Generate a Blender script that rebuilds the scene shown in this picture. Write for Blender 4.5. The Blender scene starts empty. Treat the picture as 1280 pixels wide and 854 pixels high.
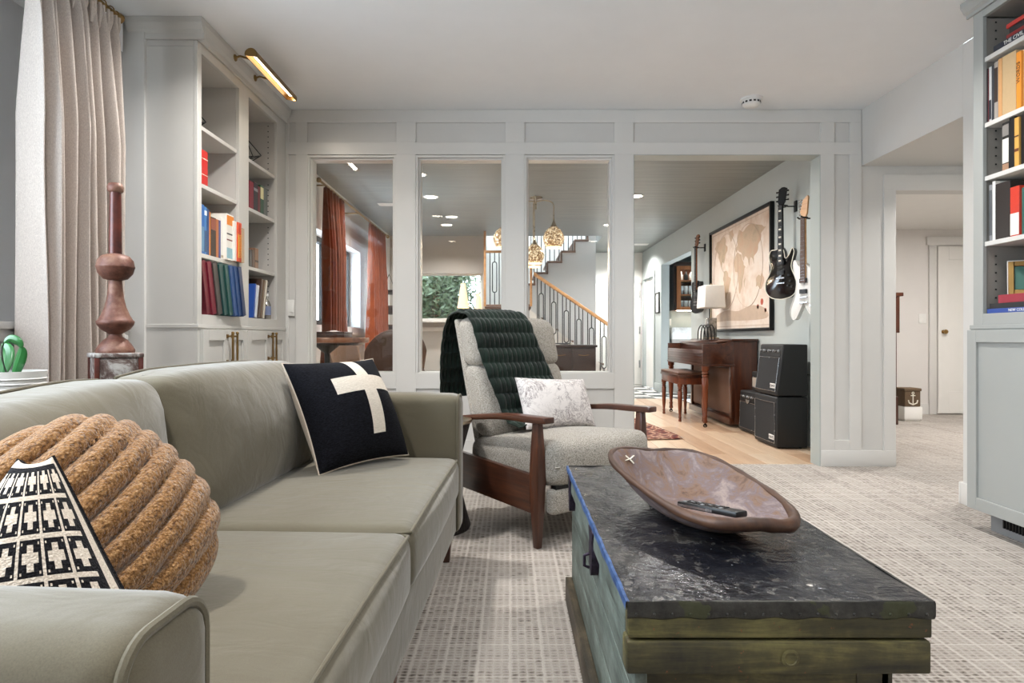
import bpy, bmesh, math, random
from mathutils import Vector, Matrix
random.seed(11)
sc = bpy.context.scene
COL = sc.collection
PI = math.pi

# ------------------------------------------------------------------ camera
cam_d = bpy.data.cameras.new('camera'); cam = bpy.data.objects.new('camera', cam_d); COL.objects.link(cam)
cam.location = (0, 0, .93); cam.rotation_euler = (PI/2, 0, 0)
cam_d.sensor_width = 36; cam_d.lens = 780/1280*36
cam_d.shift_x = 2/1280; cam_d.shift_y = -5/1280
cam_d.clip_start = .05; cam_d.clip_end = 200
sc.camera = cam

# ------------------------------------------------------------------ world, light levels, exposure
W = bpy.data.worlds.new('world'); sc.world = W; W.use_nodes = True
bg = W.node_tree.nodes['Background']
bg.inputs[0].default_value = (.77, .88, 1.0, 1); bg.inputs[1].default_value = 8.0
sc.view_settings.view_transform = 'Standard'; sc.view_settings.look = 'None'
sc.view_settings.gamma = 1; sc.view_settings.use_curve_mapping = False
sc.view_settings.exposure = 0.64
P_FRONT, P_BACK = 14.0, 19.0        # watts of a recessed downlight, front room / back room
C_LAMP = (1.0, .975, .945)

def area(name, loc, power, size, color, rot=(0, 0, 0), size_y=None, spread=PI, parent=None, portal=False):
    d = bpy.data.lights.new(name, 'AREA'); d.energy = power; d.color = color; d.size = size
    if size_y: d.shape = 'RECTANGLE'; d.size_y = size_y
    else: d.shape = 'DISK'
    d.spread = spread
    if portal: d.cycles.is_portal = True
    o = bpy.data.objects.new(name, d); COL.objects.link(o); o.location = loc; o.rotation_euler = rot
    if parent: o.parent = parent
    return o
# daylight portals in the window openings and the added skylight (they only guide the sky light)
area('daylight_portal', (-2.27, .65, 1.68), 1, 1.36, (1, 1, 1), (0, -PI/2, 0), 2.9, portal=True)
area('daylight_portal', (-2.17, 7.05, 1.55), 1, .9, (1, 1, 1), (0, -PI/2, 0), 2.1, portal=True)
area('daylight_portal', (.52, 11.15, 4.98), 1, 1.95, (1, 1, 1), (0, 0, 0), 1.9, portal=True)

# ------------------------------------------------------------------ materials
def lin(c):
    return c/12.92 if c <= .04045 else ((c+.055)/1.055)**2.4
def H(s):
    s = s.lstrip('#'); return tuple(lin(int(s[i:i+2], 16)/255) for i in (0, 2, 4)) + (1,)
MATS = {}
class NT:
    """small node-tree helper"""
    def __init__(s, name):
        s.m = bpy.data.materials.new(name); s.m.use_nodes = True; s.t = s.m.node_tree
        s.b = s.t.nodes['Principled BSDF']; s.out = s.t.nodes['Material Output']; MATS[name] = s.m
        s._c = None
    def n(s, typ, **kw):
        o = s.t.nodes.new(typ)
        for k, v in kw.items(): setattr(o, k, v)
        return o
    def put(s, sock, v):
        if hasattr(v, 'is_output') or isinstance(v, bpy.types.NodeSocket): s.t.links.new(v, sock)
        elif v is not None:
            try: sock.default_value = v
            except Exception: sock.default_value = tuple(v)[:3]
    def obj(s):
        if s._c is None: s._c = s.n('ShaderNodeTexCoord').outputs['Object']
        return s._c
    def mapping(s, scale=(1, 1, 1), rot=(0, 0, 0), loc=(0, 0, 0), src=None):
        o = s.n('ShaderNodeMapping'); s.put(o.inputs[0], src or s.obj())
        o.inputs['Scale'].default_value = scale; o.inputs['Rotation'].default_value = rot; o.inputs['Location'].default_value = loc
        return o.outputs[0]
    def noise(s, scale, detail=3, rough=.55, vec=None, dist=0):
        o = s.n('ShaderNodeTexNoise'); s.put(o.inputs['Vector'], vec or s.obj())
        o.inputs['Scale'].default_value = scale; o.inputs['Detail'].default_value = detail
        o.inputs['Roughness'].default_value = rough; o.inputs['Distortion'].default_value = dist
        return o.outputs[0]
    def voro(s, scale, vec=None, feat='F1', out=0):
        o = s.n('ShaderNodeTexVoronoi', feature=feat); s.put(o.inputs['Vector'], vec or s.obj())
        o.inputs['Scale'].default_value = scale
        return o.outputs[out]
    def wave(s, scale, dist=0, vec=None, typ='BANDS', axis='X', detail=2, dscale=1):
        o = s.n('ShaderNodeTexWave', wave_type=typ)
        if typ == 'BANDS': o.bands_direction = axis
        s.put(o.inputs['Vector'], vec or s.obj()); o.inputs['Scale'].default_value = scale
        o.inputs['Distortion'].default_value = dist; o.inputs['Detail'].default_value = detail; o.inputs['Detail Scale'].default_value = dscale
        return o.outputs['Fac'] if 'Fac' in o.outputs else o.outputs[1]
    def ma(s, op, a, b=None, c=None, clamp=False):
        o = s.n('ShaderNodeMath', operation=op); o.use_clamp = clamp
        s.put(o.inputs[0], a)
        if b is not None: s.put(o.inputs[1], b)
        if c is not None: s.put(o.inputs[2], c)
        return o.outputs[0]
    def xyz(s, vec=None):
        o = s.n('ShaderNodeSeparateXYZ'); s.put(o.inputs[0], vec or s.obj()); return o.outputs[0], o.outputs[1], o.outputs[2]
    def ramp(s, fac, stops):
        o = s.n('ShaderNodeValToRGB'); s.put(o.inputs[0], fac); e = o.color_ramp.elements
        while len(e) < len(stops): e.new(.5)
        for i, (p, c) in enumerate(stops):
            e[i].position = p; e[i].color = H(c) if isinstance(c, str) else (c if len(c) == 4 else tuple(c)+(1,))
        return o.outputs[0]
    def mix(s, fac, a, b, mode='MIX'):
        o = s.n('ShaderNodeMix', data_type='RGBA', blend_type=mode)
        s.put(o.inputs[0], fac)
        s.put(o.inputs[6], H(a) if isinstance(a, str) else a); s.put(o.inputs[7], H(b) if isinstance(b, str) else b)
        return o.outputs[2]
    def bump(s, h, strength=.3, dist=.01, normal=None):
        o = s.n('ShaderNodeBump'); s.put(o.inputs['Height'], h)
        o.inputs['Strength'].default_value = strength; o.inputs['Distance'].default_value = dist
        if normal: s.put(o.inputs['Normal'], normal)
        return o.outputs[0]
    def set(s, color=None, rough=None, metal=None, normal=None, sheen=None, coat=None, spec=None):
        I = s.b.inputs
        if color is not None: s.put(I['Base Color'], H(color) if isinstance(color, str) else color)
        if rough is not None: s.put(I['Roughness'], rough)
        if metal is not None: s.put(I['Metallic'], metal)
        if normal is not None: s.put(I['Normal'], normal)
        if sheen is not None: I['Sheen Weight'].default_value = sheen; I['Sheen Roughness'].default_value = .45
        if coat is not None: I['Coat Weight'].default_value = coat; I['Coat Roughness'].default_value = .12
        if spec is not None: I['Specular IOR Level'].default_value = spec
        return s.m

def paint(name, c, rough=.5, var=.03, scale=6, spec=.35):
    t = NT(name); n = t.noise(scale, 4)
    a = H(c); lo = tuple(x*(1-var) for x in a[:3])+(1,); hi = tuple(min(1, x*(1+var)) for x in a[:3])+(1,)
    f = t.noise(380, 2)
    return t.set(t.mix(n, lo, hi), rough, 0, t.bump(f, .04, .002), spec=spec)
def wood(name, c1, c2, c3=None, axis='Y', scale=1.0, rough=.4, coat=0, bump=.08):
    t = NT(name); sv = {'X': (1.2, 16, 16), 'Y': (16, 1.2, 16), 'Z': (16, 16, 1.2)}[axis]
    v = t.mapping(tuple(k*scale for k in sv)); n = t.noise(1.4, 5, .6, v, .6); g = t.noise(9, 3, .6, v)
    h = t.ma('ADD', t.ma('MULTIPLY', n, .75), t.ma('MULTIPLY', g, .25))
    col = t.ramp(h, [(.30, c1), (.52, c2), (.72, c3 or c2)])
    return t.set(col, rough, 0, t.bump(h, bump, .002), coat=coat)
def fabric(name, c1, c2, scale=420, rough=.9, big=3, sheen=.15, bump=.25, wrinkle=0):
    t = NT(name); x, y, z = t.xyz()
    w = t.noise(scale, 2, .7); b = t.noise(big, 3)
    f = t.ma('ADD', t.ma('MULTIPLY', w, .6), t.ma('MULTIPLY', b, .4))
    nrm = t.bump(w, bump, .0015)
    if wrinkle:
        v = t.mapping((2.2, 5, 4)); k = t.noise(2.6, 3, .5, v, .8); nrm = t.bump(k, wrinkle, .03, nrm)
    return t.set(t.ramp(f, [(.33, c1), (.67, c2)]), rough, 0, nrm, sheen=sheen, spec=.25)
def metal(name, c, rough=.3, var=.15, scale=30):
    t = NT(name); n = t.noise(scale, 4); a = H(c); lo = tuple(x*(1-var) for x in a[:3])+(1,)
    return t.set(t.mix(n, lo, a), t.ma('ADD', t.ma('MULTIPLY', n, .2), rough-.1), 1.0)
def plain(name, c, rough=.5, metal_=0, coat=None, spec=None, var=.08, scale=25):
    t = NT(name); n = t.noise(scale, 3); a = H(c); lo = tuple(x*(1-var) for x in a[:3])+(1,)
    return t.set(t.mix(n, lo, a), rough, metal_, coat=coat, spec=spec)
def emit(name, c, strength):
    t = NT(name); e = t.n('ShaderNodeEmission'); e.inputs[0].default_value = H(c); e.inputs[1].default_value = strength
    t.t.links.new(e.outputs[0], t.out.inputs[0]); return t.m
def glass(name, tint=(1, 1, 1), ior=1.45, rough=0.0):
    t = NT(name); tr = t.n('ShaderNodeBsdfTransparent'); tr.inputs[0].default_value = tuple(tint)+(1,)
    gl = t.n('ShaderNodeBsdfGlossy'); gl.inputs['Roughness'].default_value = rough
    lw = t.n('ShaderNodeLayerWeight'); lw.inputs[0].default_value = .5
    fac = t.ma('ADD', .035, t.ma('MULTIPLY', t.ma('POWER', lw.outputs['Facing'], 4.0), .8), clamp=True)
    mx = t.n('ShaderNodeMixShader'); t.put(mx.inputs[0], fac)
    t.t.links.new(tr.outputs[0], mx.inputs[1]); t.t.links.new(gl.outputs[0], mx.inputs[2]); t.t.links.new(mx.outputs[0], t.out.inputs[0])
    return t.m
def M(n): return MATS[n]

paint('wall_paint', '#cfcdc9', .5)
paint('trim_paint', '#d6d4d0', .35)
paint('ceiling_paint', '#e8eaec', .6)
paint('ledge_wall_paint', '#e0e1e3', .5)
paint('cabinet_paint', '#c6c4bf', .38)
paint('cabinet_inside', '#bcb8b3', .5)
paint('grey_green_paint', '#b0b7b5', .5)
paint('jamb_green_paint', '#a9b0ad', .4)
paint('right_cabinet_shaded', '#a3a5a2', .38)  # cabinet paint darkened: the weaker light on this front is in the colour
paint('right_cabinet_inside_shaded', '#8f8a83', .5)  # interior darkened as well, shade put into the colour
paint('stair_wall_paint', '#d4d5d4', .5)
paint('white_paint', '#e6e4df', .4)
paint('far_wall_paint', '#bab6b0', .5)
paint('hall_paint', '#dbd7d3', .5)
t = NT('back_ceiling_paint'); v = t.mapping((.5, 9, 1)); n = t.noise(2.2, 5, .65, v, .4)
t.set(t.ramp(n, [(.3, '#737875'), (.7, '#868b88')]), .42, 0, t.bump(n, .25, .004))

def carpet(name):
    t = NT(name); x, y, z = t.xyz()
    def wn(v, seed):
        o = t.n('ShaderNodeTexWhiteNoise', noise_dimensions='2D'); c = t.n('ShaderNodeCombineXYZ'); t.put(c.inputs[0], v); c.inputs[1].default_value = seed; t.put(o.inputs[0], c.outputs[0]); return o.outputs[0]
    def wn2(u, v):
        o = t.n('ShaderNodeTexWhiteNoise', noise_dimensions='2D'); c = t.n('ShaderNodeCombineXYZ'); t.put(c.inputs[0], u); t.put(c.inputs[1], v); t.put(o.inputs[0], c.outputs[0]); return o.outputs[0]
    wob = t.ma('MULTIPLY', t.ma('SUBTRACT', t.noise(45, 2), .5), .010)
    px, py = .0235, .0150                       # loop columns and rows
    u = t.ma('DIVIDE', t.ma('ADD', x, wob), px); v = t.ma('DIVIDE', t.ma('ADD', y, wob), py)
    fu = t.ma('ABSOLUTE', t.ma('SUBTRACT', t.ma('FRACT', u), .5)); fv = t.ma('ABSOLUTE', t.ma('SUBTRACT', t.ma('FRACT', v), .5))
    iu, iv = t.ma('FLOOR', u), t.ma('FLOOR', v)
    dash = t.ma('MULTIPLY', t.ma('SUBTRACT', 1.0, t.ma('MULTIPLY', fu, 2.3), clamp=True), t.ma('SUBTRACT', 1.0, t.ma('MULTIPLY', fv, 2.2), clamp=True))
    dash = t.ma('POWER', dash, .6)
    rnd_ = wn2(iu, iv)
    gu, gv = t.ma('FLOOR', t.ma('DIVIDE', u, 4.0)), t.ma('FLOOR', t.ma('DIVIDE', v, 6.0))
    band = t.ma('ADD', t.ma('MULTIPLY', wn(iv, 3.0), .5), t.ma('MULTIPLY', wn(gu, 9.0), .5))      # woven plaid: rows and column groups
    gu2 = t.ma('ABSOLUTE', t.ma('SUBTRACT', t.ma('FRACT', t.ma('DIVIDE', u, 4.0)), .5)); gv2 = t.ma('ABSOLUTE', t.ma('SUBTRACT', t.ma('FRACT', t.ma('DIVIDE', v, 6.0)), .5))
    line = t.ma('MAXIMUM', t.ma('GREATER_THAN', gu2, .44), t.ma('GREATER_THAN', gv2, .45))
    yarn = t.noise(300, 3, .7); big = t.noise(2.0, 3)
    f = t.ma('SUBTRACT', .80, t.ma('MULTIPLY', dash, t.ma('ADD', .14, t.ma('MULTIPLY', t.ma('MULTIPLY', rnd_, band), .95))))
    f = t.ma('ADD', f, t.ma('MULTIPLY', line, .14)); f = t.ma('ADD', f, t.ma('MULTIPLY', t.ma('SUBTRACT', yarn, .5), .55)); f = t.ma('ADD', f, t.ma('MULTIPLY', t.ma('SUBTRACT', big, .5), .35))
    col = t.ramp(f, [(.20, '#605850'), (.55, '#958c84'), (.95, '#c0b9b1')])
    h = t.ma('SUBTRACT', t.ma('MULTIPLY', yarn, .5), t.ma('MULTIPLY', dash, .8))
    return t.set(col, .95, 0, t.bump(h, .5, .006), spec=.1, sheen=.1)
carpet('carpet')

fabric('sofa_fabric', '#5b5444', '#6b6452', 600, .8, 2.5, .45, .10, .15)
fabric('sofa_piping', '#5d5748', '#6c6554', 600, .85)
plain('stitch_thread', '#b9b3a4', .8)
wood('walnut', '#2a1610', '#4b2a1b', '#6a3d26', 'Z', 1, .38, .15)
wood('walnut_y', '#2a1610', '#4b2a1b', '#6a3d26', 'Y', 1, .35, .2)
t = NT('chair_tweed'); n = t.noise(190, 3, .85); b = t.noise(900, 2, .9)
t.set(t.ramp(n, [(.36, '#5f5a53'), (.48, '#9d978e'), (.66, '#bdb7ad')]), .95, 0, t.bump(b, .4, .002), sheen=.2, spec=.1)
t = NT('green_plush'); n = t.noise(8, 4); f = t.noise(420, 2)
t.set(t.ramp(n, [(.3, '#08120d'), (.7, '#15261d')]), .85, 0, t.bump(f, .4, .003), sheen=.25, spec=.2)
t = NT('marbled_cotton'); v = t.mapping((1, 1, 1)); d = t.noise(7, 5, .7, v, 2.6)
vein = t.ma('SUBTRACT', 1.0, t.ma('MULTIPLY', t.ma('ABSOLUTE', t.ma('SUBTRACT', d, .5)), 34.0), clamp=True)
d2 = t.noise(15, 4, .7, t.mapping((1, 1, 1), loc=(3, 1, 0)), 1.8)
vein2 = t.ma('SUBTRACT', 1.0, t.ma('MULTIPLY', t.ma('ABSOLUTE', t.ma('SUBTRACT', d2, .47)), 40.0), clamp=True)
msk = t.ma('GREATER_THAN', t.noise(6, 2), .47)
vv = t.ma('MAXIMUM', t.ma('MULTIPLY', vein, t.ma('ADD', t.ma('MULTIPLY', msk, .6), .25)), t.ma('MULTIPLY', t.ma('MULTIPLY', vein2, msk), .6))
t.set(t.mix(vv, '#d9d3d0', '#5d5052'), .9, 0, t.bump(t.noise(300, 2), .2, .002), sheen=.2, spec=.15)

# black throw pillow with a cream cross
t = NT('black_cross_weave'); x, y, z = t.xyz()
def bandm(c, a, b): return t.ma('MULTIPLY', t.ma('GREATER_THAN', c, a), t.ma('LESS_THAN', c, b))
cr = t.ma('MAXIMUM', t.ma('MULTIPLY', bandm(x, .005, .062), bandm(y, -.125, .19)), t.ma('MULTIPLY', bandm(x, -.10, .165), bandm(y, .035, .10)))
wv = t.noise(160, 3, .7, t.mapping((.5, 3, 1)))
t.set(t.mix(cr, t.ramp(wv, [(.35, '#050506'), (.75, '#22232a')]), t.ramp(wv, [(.3, '#c2b6a7'), (.7, '#e0d7ca')])), .95, 0, t.bump(wv, .5, .003), sheen=.02, spec=.08)
fabric('beige_linen', '#b7a795', '#d2c5b5', 300, .9, 8, .1, .2)

# knitted black and cream pattern
t = NT('knit_pattern'); x, y, z = t.xyz(t.n('ShaderNodeTexCoord').outputs['UV'])
x = t.ma('SUBTRACT', x, .5); y = t.ma('SUBTRACT', y, .5)
P = .056
def cellc(c): return t.ma('SUBTRACT', t.ma('FRACT', t.ma('DIVIDE', t.ma('ADD', c, 5.0*P), P)), .5)
def stair(c, k=16.0): return t.ma('DIVIDE', t.ma('ADD', t.ma('FLOOR', t.ma('MULTIPLY', c, k)), .5), k)
cx, cy = stair(cellc(x)), stair(cellc(y)); ax, ay = t.ma('ABSOLUTE', cx), t.ma('ABSOLUTE', cy)
def lt(a, v): return t.ma('LESS_THAN', a, v)
def gt(a, v): return t.ma('GREATER_THAN', a, v)
def AND(a, b): return t.ma('MULTIPLY', a, b)
def OR(a, b): return t.ma('MAXIMUM', a, b)
plus = OR(AND(lt(ax, .10), lt(ay, .29)), AND(lt(ay, .10), lt(ax, .29)))
fat = AND(lt(ax, .17), lt(ay, .17))
plus = OR(plus, AND(fat, lt(t.ma('ADD', ax, ay), .27)))
line = OR(gt(ax, .468), gt(ay, .468))
dx, dy = t.ma('ABSOLUTE', t.ma('SUBTRACT', ax, .30)), t.ma('ABSOLUTE', t.ma('SUBTRACT', ay, .30))
dots = AND(AND(lt(dx, .075), lt(dy, .075)), AND(gt(dx, .02), gt(dy, .02)))
pat = OR(OR(plus, line), dots)
Xa, Ya = t.ma('ABSOLUTE', x), t.ma('ABSOLUTE', y)
inner = AND(lt(Xa, .155), lt(Ya, .155))
bord = AND(OR(gt(Xa, .165), gt(Ya, .165)), AND(lt(Xa, .180), lt(Ya, .180)))
outd = AND(OR(gt(Xa, .192), gt(Ya, .192)), OR(AND(lt(ax, .2), gt(ay, .2)), AND(gt(ax, .3), lt(ay, .15))))
pat = OR(OR(AND(pat, inner), bord), outd)
kn = t.noise(420, 2, .7); fuzz = t.ma('MULTIPLY', t.ma('SUBTRACT', kn, .5), .25)
t.set(t.mix(pat, t.ramp(kn, [(.3, '#0b0b0d'), (.75, '#2c2b2e')]), t.ramp(kn, [(.3, '#bfb09f'), (.7, '#e2d7c9')])), .95, 0,
      t.bump(t.ma('ADD', t.voro(330), kn), .5, .003), sheen=.03, spec=.08)

t = NT('caramel_fleece'); v1 = t.voro(230); n = t.noise(130, 3, .7); n2 = t.noise(9, 2)
c = t.ramp(t.ma('ADD', t.ma('MULTIPLY', n, .6), t.ma('MULTIPLY', t.ma('SUBTRACT', 1.0, v1), .4)), [(.28, '#57391f'), (.5, '#986d40'), (.75, '#c0986a')])
t.set(c, .95, 0, t.bump(t.ma('ADD', n, t.ma('MULTIPLY', t.noise(55, 3, .7), .9)), .8, .012), sheen=.5, spec=.1)

# trunk
t = NT('trunk_metal_top'); n = t.noise(5, 6, .65, None, 1.0); sc1 = t.noise(42, 5, .75, t.mapping((1, .6, 1)), .6); fl = t.voro(22)
worn = t.ma('GREATER_THAN', sc1, .575)
spk = t.ma('LESS_THAN', t.voro(30, t.mapping((1, .7, 1))), .055)
c = t.ramp(n, [(.25, '#121319'), (.5, '#1f2128'), (.72, '#45433f')])
c = t.mix(t.ma('MULTIPLY', worn, .5), c, '#77736d'); c = t.mix(t.ma('MULTIPLY', spk, .6), c, '#aeb2b4')
t.set(c, t.ramp(t.noise(11, 5, .7), [(.3, (.10, .10, .10)), (.7, (.34, .34, .34))]), .35, t.bump(t.ma('ADD', n, t.ma('MULTIPLY', t.noise(55, 4), .4)), .45, .012), spec=.8)
t = NT('trunk_metal_edge'); n = t.noise(26, 5, .7); k = t.ma('GREATER_THAN', t.noise(14, 3), .60)
t.set(t.mix(t.ma('MULTIPLY', k, .35), t.ramp(n, [(.3, '#1d1c1a'), (.6, '#3d3b37'), (.8, '#6f6a62')]), '#4d5128'), .45, .5, t.bump(n, .4, .004))
def oldwood(name, a, b, c_, axis, chip='#8a4c28'):
    t = NT(name); sv = {'X': (2, 22, 22), 'Y': (22, 2, 22)}[axis]
    v = t.mapping(sv); n = t.noise(1.3, 6, .7, v, .5); blot = t.noise(6, 5, .7); ch = t.ma('GREATER_THAN', t.noise(38, 4, .7), .66)
    f = t.ma('ADD', t.ma('MULTIPLY', n, .5), t.ma('MULTIPLY', blot, .5))
    c = t.ramp(f, [(.36, a), (.50, b), (.64, c_)])
    return t.set(t.mix(t.ma('MULTIPLY', ch, .7), c, chip), .6, 0, t.bump(t.ma('ADD', n, t.ma('MULTIPLY', ch, -.3)), .45, .005))
oldwood('trunk_green_wood', '#0f0c07', '#403a1e', '#726a3c', 'X', '#74401f')
oldwood('trunk_teal_wood', '#343933', '#5f6861', '#7f8a82', 'Y', '#5a5646')
oldwood('trunk_plinth_wood', '#1c1812', '#40382a', '#6d604c', 'Y', '#4a3b2a')
t = NT('trunk_blue_edge'); n = t.noise(40, 4)
t.set(t.ramp(n, [(.3, '#1f365f'), (.7, '#4a6a9c')]), .5, .2, t.bump(n, .3, .003))
t = NT('rusted_hasp'); n = t.noise(60, 4)
t.set(t.ramp(n, [(.3, '#17131c'), (.7, '#43384a')]), .6, .6, t.bump(n, .5, .004))
t = NT('bowl_wood'); n = t.noise(13, 6, .7, t.mapping((1.4, .8, 1)), .6); k = t.noise(34, 5, .75, t.mapping((1, .25, 1)))
c = t.ramp(n, [(.32, '#3d2b26'), (.44, '#7a5f4c'), (.52, '#6f6266'), (.66, '#9c8d86')])
t.set(t.mix(t.ma('MULTIPLY', k, .45), c, '#5d4030'), .62, 0, t.bump(t.ma('ADD', n, k), .35, .008))

wood('bowl_rim', '#24140c', '#472c1c', '#6a472e', 'Y', .6, .5)
metal('brass', '#b08d57', .32); metal('aged_brass', '#8f7348', .38); metal('steel', '#b9bbbd', .25); metal('champagne_metal', '#c7b79c', .3)
plain('black_iron', '#141414', .45, .4); plain('black_plastic', '#0c0c0d', .4); plain('grey_plastic', '#8b8d8f', .45)
plain('white_plastic', '#e9e8e4', .35); plain('vinyl_black', '#121314', .55, var=.3, scale=300)
t = NT('grille_cloth'); w = t.ma('MULTIPLY', t.wave(260, 0, None, 'BANDS', 'Y'), t.wave(260, 0, None, 'BANDS', 'Z'))
t.set(t.mix(w, '#0b0c0e', '#26292d'), .8, 0, t.bump(w, .4, .002))
plain('gloss_black', '#08090b', .12, 0, .6); plain('beige_grille', '#a3988c', .8, var=.3, scale=200)
wood('piano_wood', '#26100a', '#43200f', '#5c3018', 'Y', 1, .3, .35)
wood('piano_wood_z', '#26100a', '#452212', '#603319', 'Z', 1, .3, .35)
wood('bench_wood', '#431c0c', '#6a3216', '#8a4a24', 'Z', 1, .32, .3)
plain('ivory', '#e8e2d2', .35); plain('ebony', '#0d0b0a', .35)
plain('piano_cloth', '#6d4f3d', .7, var=.2)
t = NT('curtain_linen'); x, y, z = t.xyz(); w1 = t.noise(420, 2, .7, t.mapping((1, 1, .25))); w2 = t.noise(420, 2, .7, t.mapping((.4, .4, 2)))
t.set(t.ramp(t.ma('ADD', t.ma('MULTIPLY', w1, .5), t.ma('MULTIPLY', w2, .5)), [(.33, '#aa9e96'), (.67, '#cfc4ba')]), .95, 0, t.bump(w2, .3, .002), sheen=.2, spec=.1)
fabric('rust_curtain', '#5d2812', '#8a4320', 250, .8, 6, .2, .2)
t = NT('rusty_finial'); n = t.noise(14, 5, .65); k = t.noise(3, 2)
c = t.ramp(n, [(.30, '#3a1b13'), (.5, '#6d4436'), (.68, '#8d6a58'), (.85, '#a79488')])
t.set(c, .5, .15, t.bump(n, .35, .004))
t = NT('rust_red_iron'); n = t.noise(18, 4)
t.set(t.ramp(n, [(.3, '#3a1610'), (.7, '#6b2f22')]), .35, .2, t.bump(n, .2, .003), coat=.3)
t = NT('crackled_pedestal'); n = t.noise(11, 6, .7, None, 1.5); v1 = t.voro(16, None, 'DISTANCE_TO_EDGE')
c = t.ramp(n, [(.32, '#3a1f1a'), (.47, '#6b5a54'), (.56, '#a8a39e'), (.75, '#cfcdc9')])
t.set(c, .6, 0, t.bump(n, .6, .006))
t = NT('map_paper'); n = t.noise(2.2, 5, .65, None, .6); k = t.noise(11, 4)
t.set(t.ramp(t.ma('ADD', t.ma('MULTIPLY', n, .7), t.ma('MULTIPLY', k, .3)), [(.33, '#c9ad95'), (.5, '#dccdbf'), (.7, '#e2dad2')]), .6)
t = NT('map_land'); n = t.noise(5, 5, .7)
t.set(t.ramp(n, [(.3, '#a8977f'), (.5, '#bfa78d'), (.75, '#c29a80')]), .6)
plain('map_sepia', '#cbb39d', .6, var=.3, scale=8); plain('map_red', '#b4523c', .6)
plain('lamp_shade_cream', '#efede6', .85)
t = NT('glowing_shade'); t.set('#e8cfae', .8); t.b.inputs['Emission Color'].default_value = H('#f5c48e'); t.b.inputs['Emission Strength'].default_value = .55
t = NT('mercury_glass'); n = t.noise(30, 4); t.set(t.ramp(n, [(.3, '#6e6c68'), (.7, '#b5b2ab')]), .2, .7)
t = NT('amber_mosaic'); v1 = t.voro(75, None, 'DISTANCE_TO_EDGE'); v2 = t.voro(75, None, 'F1', 1); g = t.ma('GREATER_THAN', v1, .0035)
sepn = t.n('ShaderNodeSeparateColor'); t.put(sepn.inputs[0], v2)
cc = t.ramp(sepn.outputs[0], [(.1, '#6a4a2a'), (.45, '#a9875c'), (.8, '#e6d2ae')])
t.set(t.mix(t.ma('LESS_THAN', t.voro(75, None, 'DISTANCE_TO_EDGE'), .06), cc, '#3a2a1c'), .2, .35)
t.put(t.b.inputs['Emission Color'], cc); t.b.inputs['Emission Strength'].default_value = .6
plain('leather_tan', '#8a6a52', .45, var=.2); plain('leather_brown', '#5f4334', .42, var=.25)
wood('table_oak', '#5a2f1a', '#8a5430', '#a56d42', 'X', 1, .35, .2)
wood('dark_sideboard', '#140d0a', '#2b1c15', '#3d2a20', 'X', 1, .35, .2)
wood('handrail_oak', '#a8764a', '#c59462', '#d6aa7a', 'X', 1, .4)
wood('stringer_wood', '#5b4438', '#7b6254', '#8d7364', 'X', 1, .5)
wood('cabinet_oak', '#6b4023', '#8f5c36', '#a87247', 'Z', 1, .4)
for i, (a, b, c_) in enumerate([('#b29277', '#c4a68a', '#ccb297'), ('#bb9d82', '#ccb195', '#d3bba3'), ('#a18066', '#b69578', '#c0a287'), ('#c0a68c', '#d0b89e', '#d8c4ae')]):
    wood('plank_oak_%s' % 'abcd'[i], a, b, c_, 'Y', .8, .33, .1, .05)
plain('floor_groove', '#6b4f38', .8)
plain('tile_white', '#dddcd8', .22, var=.05); plain('tile_black', '#3b3f42', .22, var=.2); plain('grout', '#a5a39e', .8)
t = NT('marble_white'); n = t.noise(4, 5, .7, None, 1.4); t.set(t.ramp(n, [(.35, '#cfcfcd'), (.5, '#efefec'), (.7, '#f3f3f0')]), .2)
glass('pane_glass', (.97, .98, .98)); glass('clear_glass', (.98, .99, .99), 1.5)
plain('leaf_green', '#2f7a3a', .3, var=.4, scale=14, coat=.3); plain('leaf_edge', '#1d4f2a', .4); plain('stem_dark', '#2c3328', .6)
plain('tree_leaf', '#4d5f3c', .6, var=.55, scale=3); plain('bark', '#5b4f44', .9, var=.3)
t = NT('wicker_dark'); w = t.wave(55, 1.5, None, 'BANDS', 'Z'); w2 = t.wave(60, 1, None, 'BANDS', 'X')
t.set(t.mix(t.ma('MULTIPLY', w, w2), '#120c09', '#3d2b22'), .6, 0, t.bump(t.ma('ADD', w, w2), .6, .008))
t = NT('wicker_tan'); w = t.wave(50, 1.5, None, 'BANDS', 'Z'); w2 = t.noise(90, 2)
t.set(t.mix(t.ma('MULTIPLY', w, w2), '#4f3d2c', '#94795a'), .8, 0, t.bump(w, .6, .008))
t = NT('leopard_rug'); v1 = t.noise(24, 3, .6); t.set(t.ramp(v1, [(.44, '#3a2a1e'), (.5, '#a58c6e'), (.7, '#c4ad8c')]), .95)
t = NT('persian_rug'); v1 = t.voro(14); t.set(t.ramp(v1, [(.2, '#3a1614'), (.45, '#6e3128'), (.6, '#a98a72'), (.8, '#5a2420')]), .95)
plain('pages', '#e4dccb', .8, var=.12, scale=60)
emit('lamp_lens', '#fff4e2', 14.0); emit('picture_strip', '#ffefd6', 7.0); emit('bulb_warm', '#ffe2b4', 20.0); emit('rim_glow', '#ffd9a0', 2.2); emit('cabinet_led', '#fff3df', 12.0)
def bookcol(hexs):
    k = 'cover_'+hexs.strip('#')
    if k not in MATS: plain(k, hexs, .42, var=.12, scale=40)
    return MATS[k]

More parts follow.
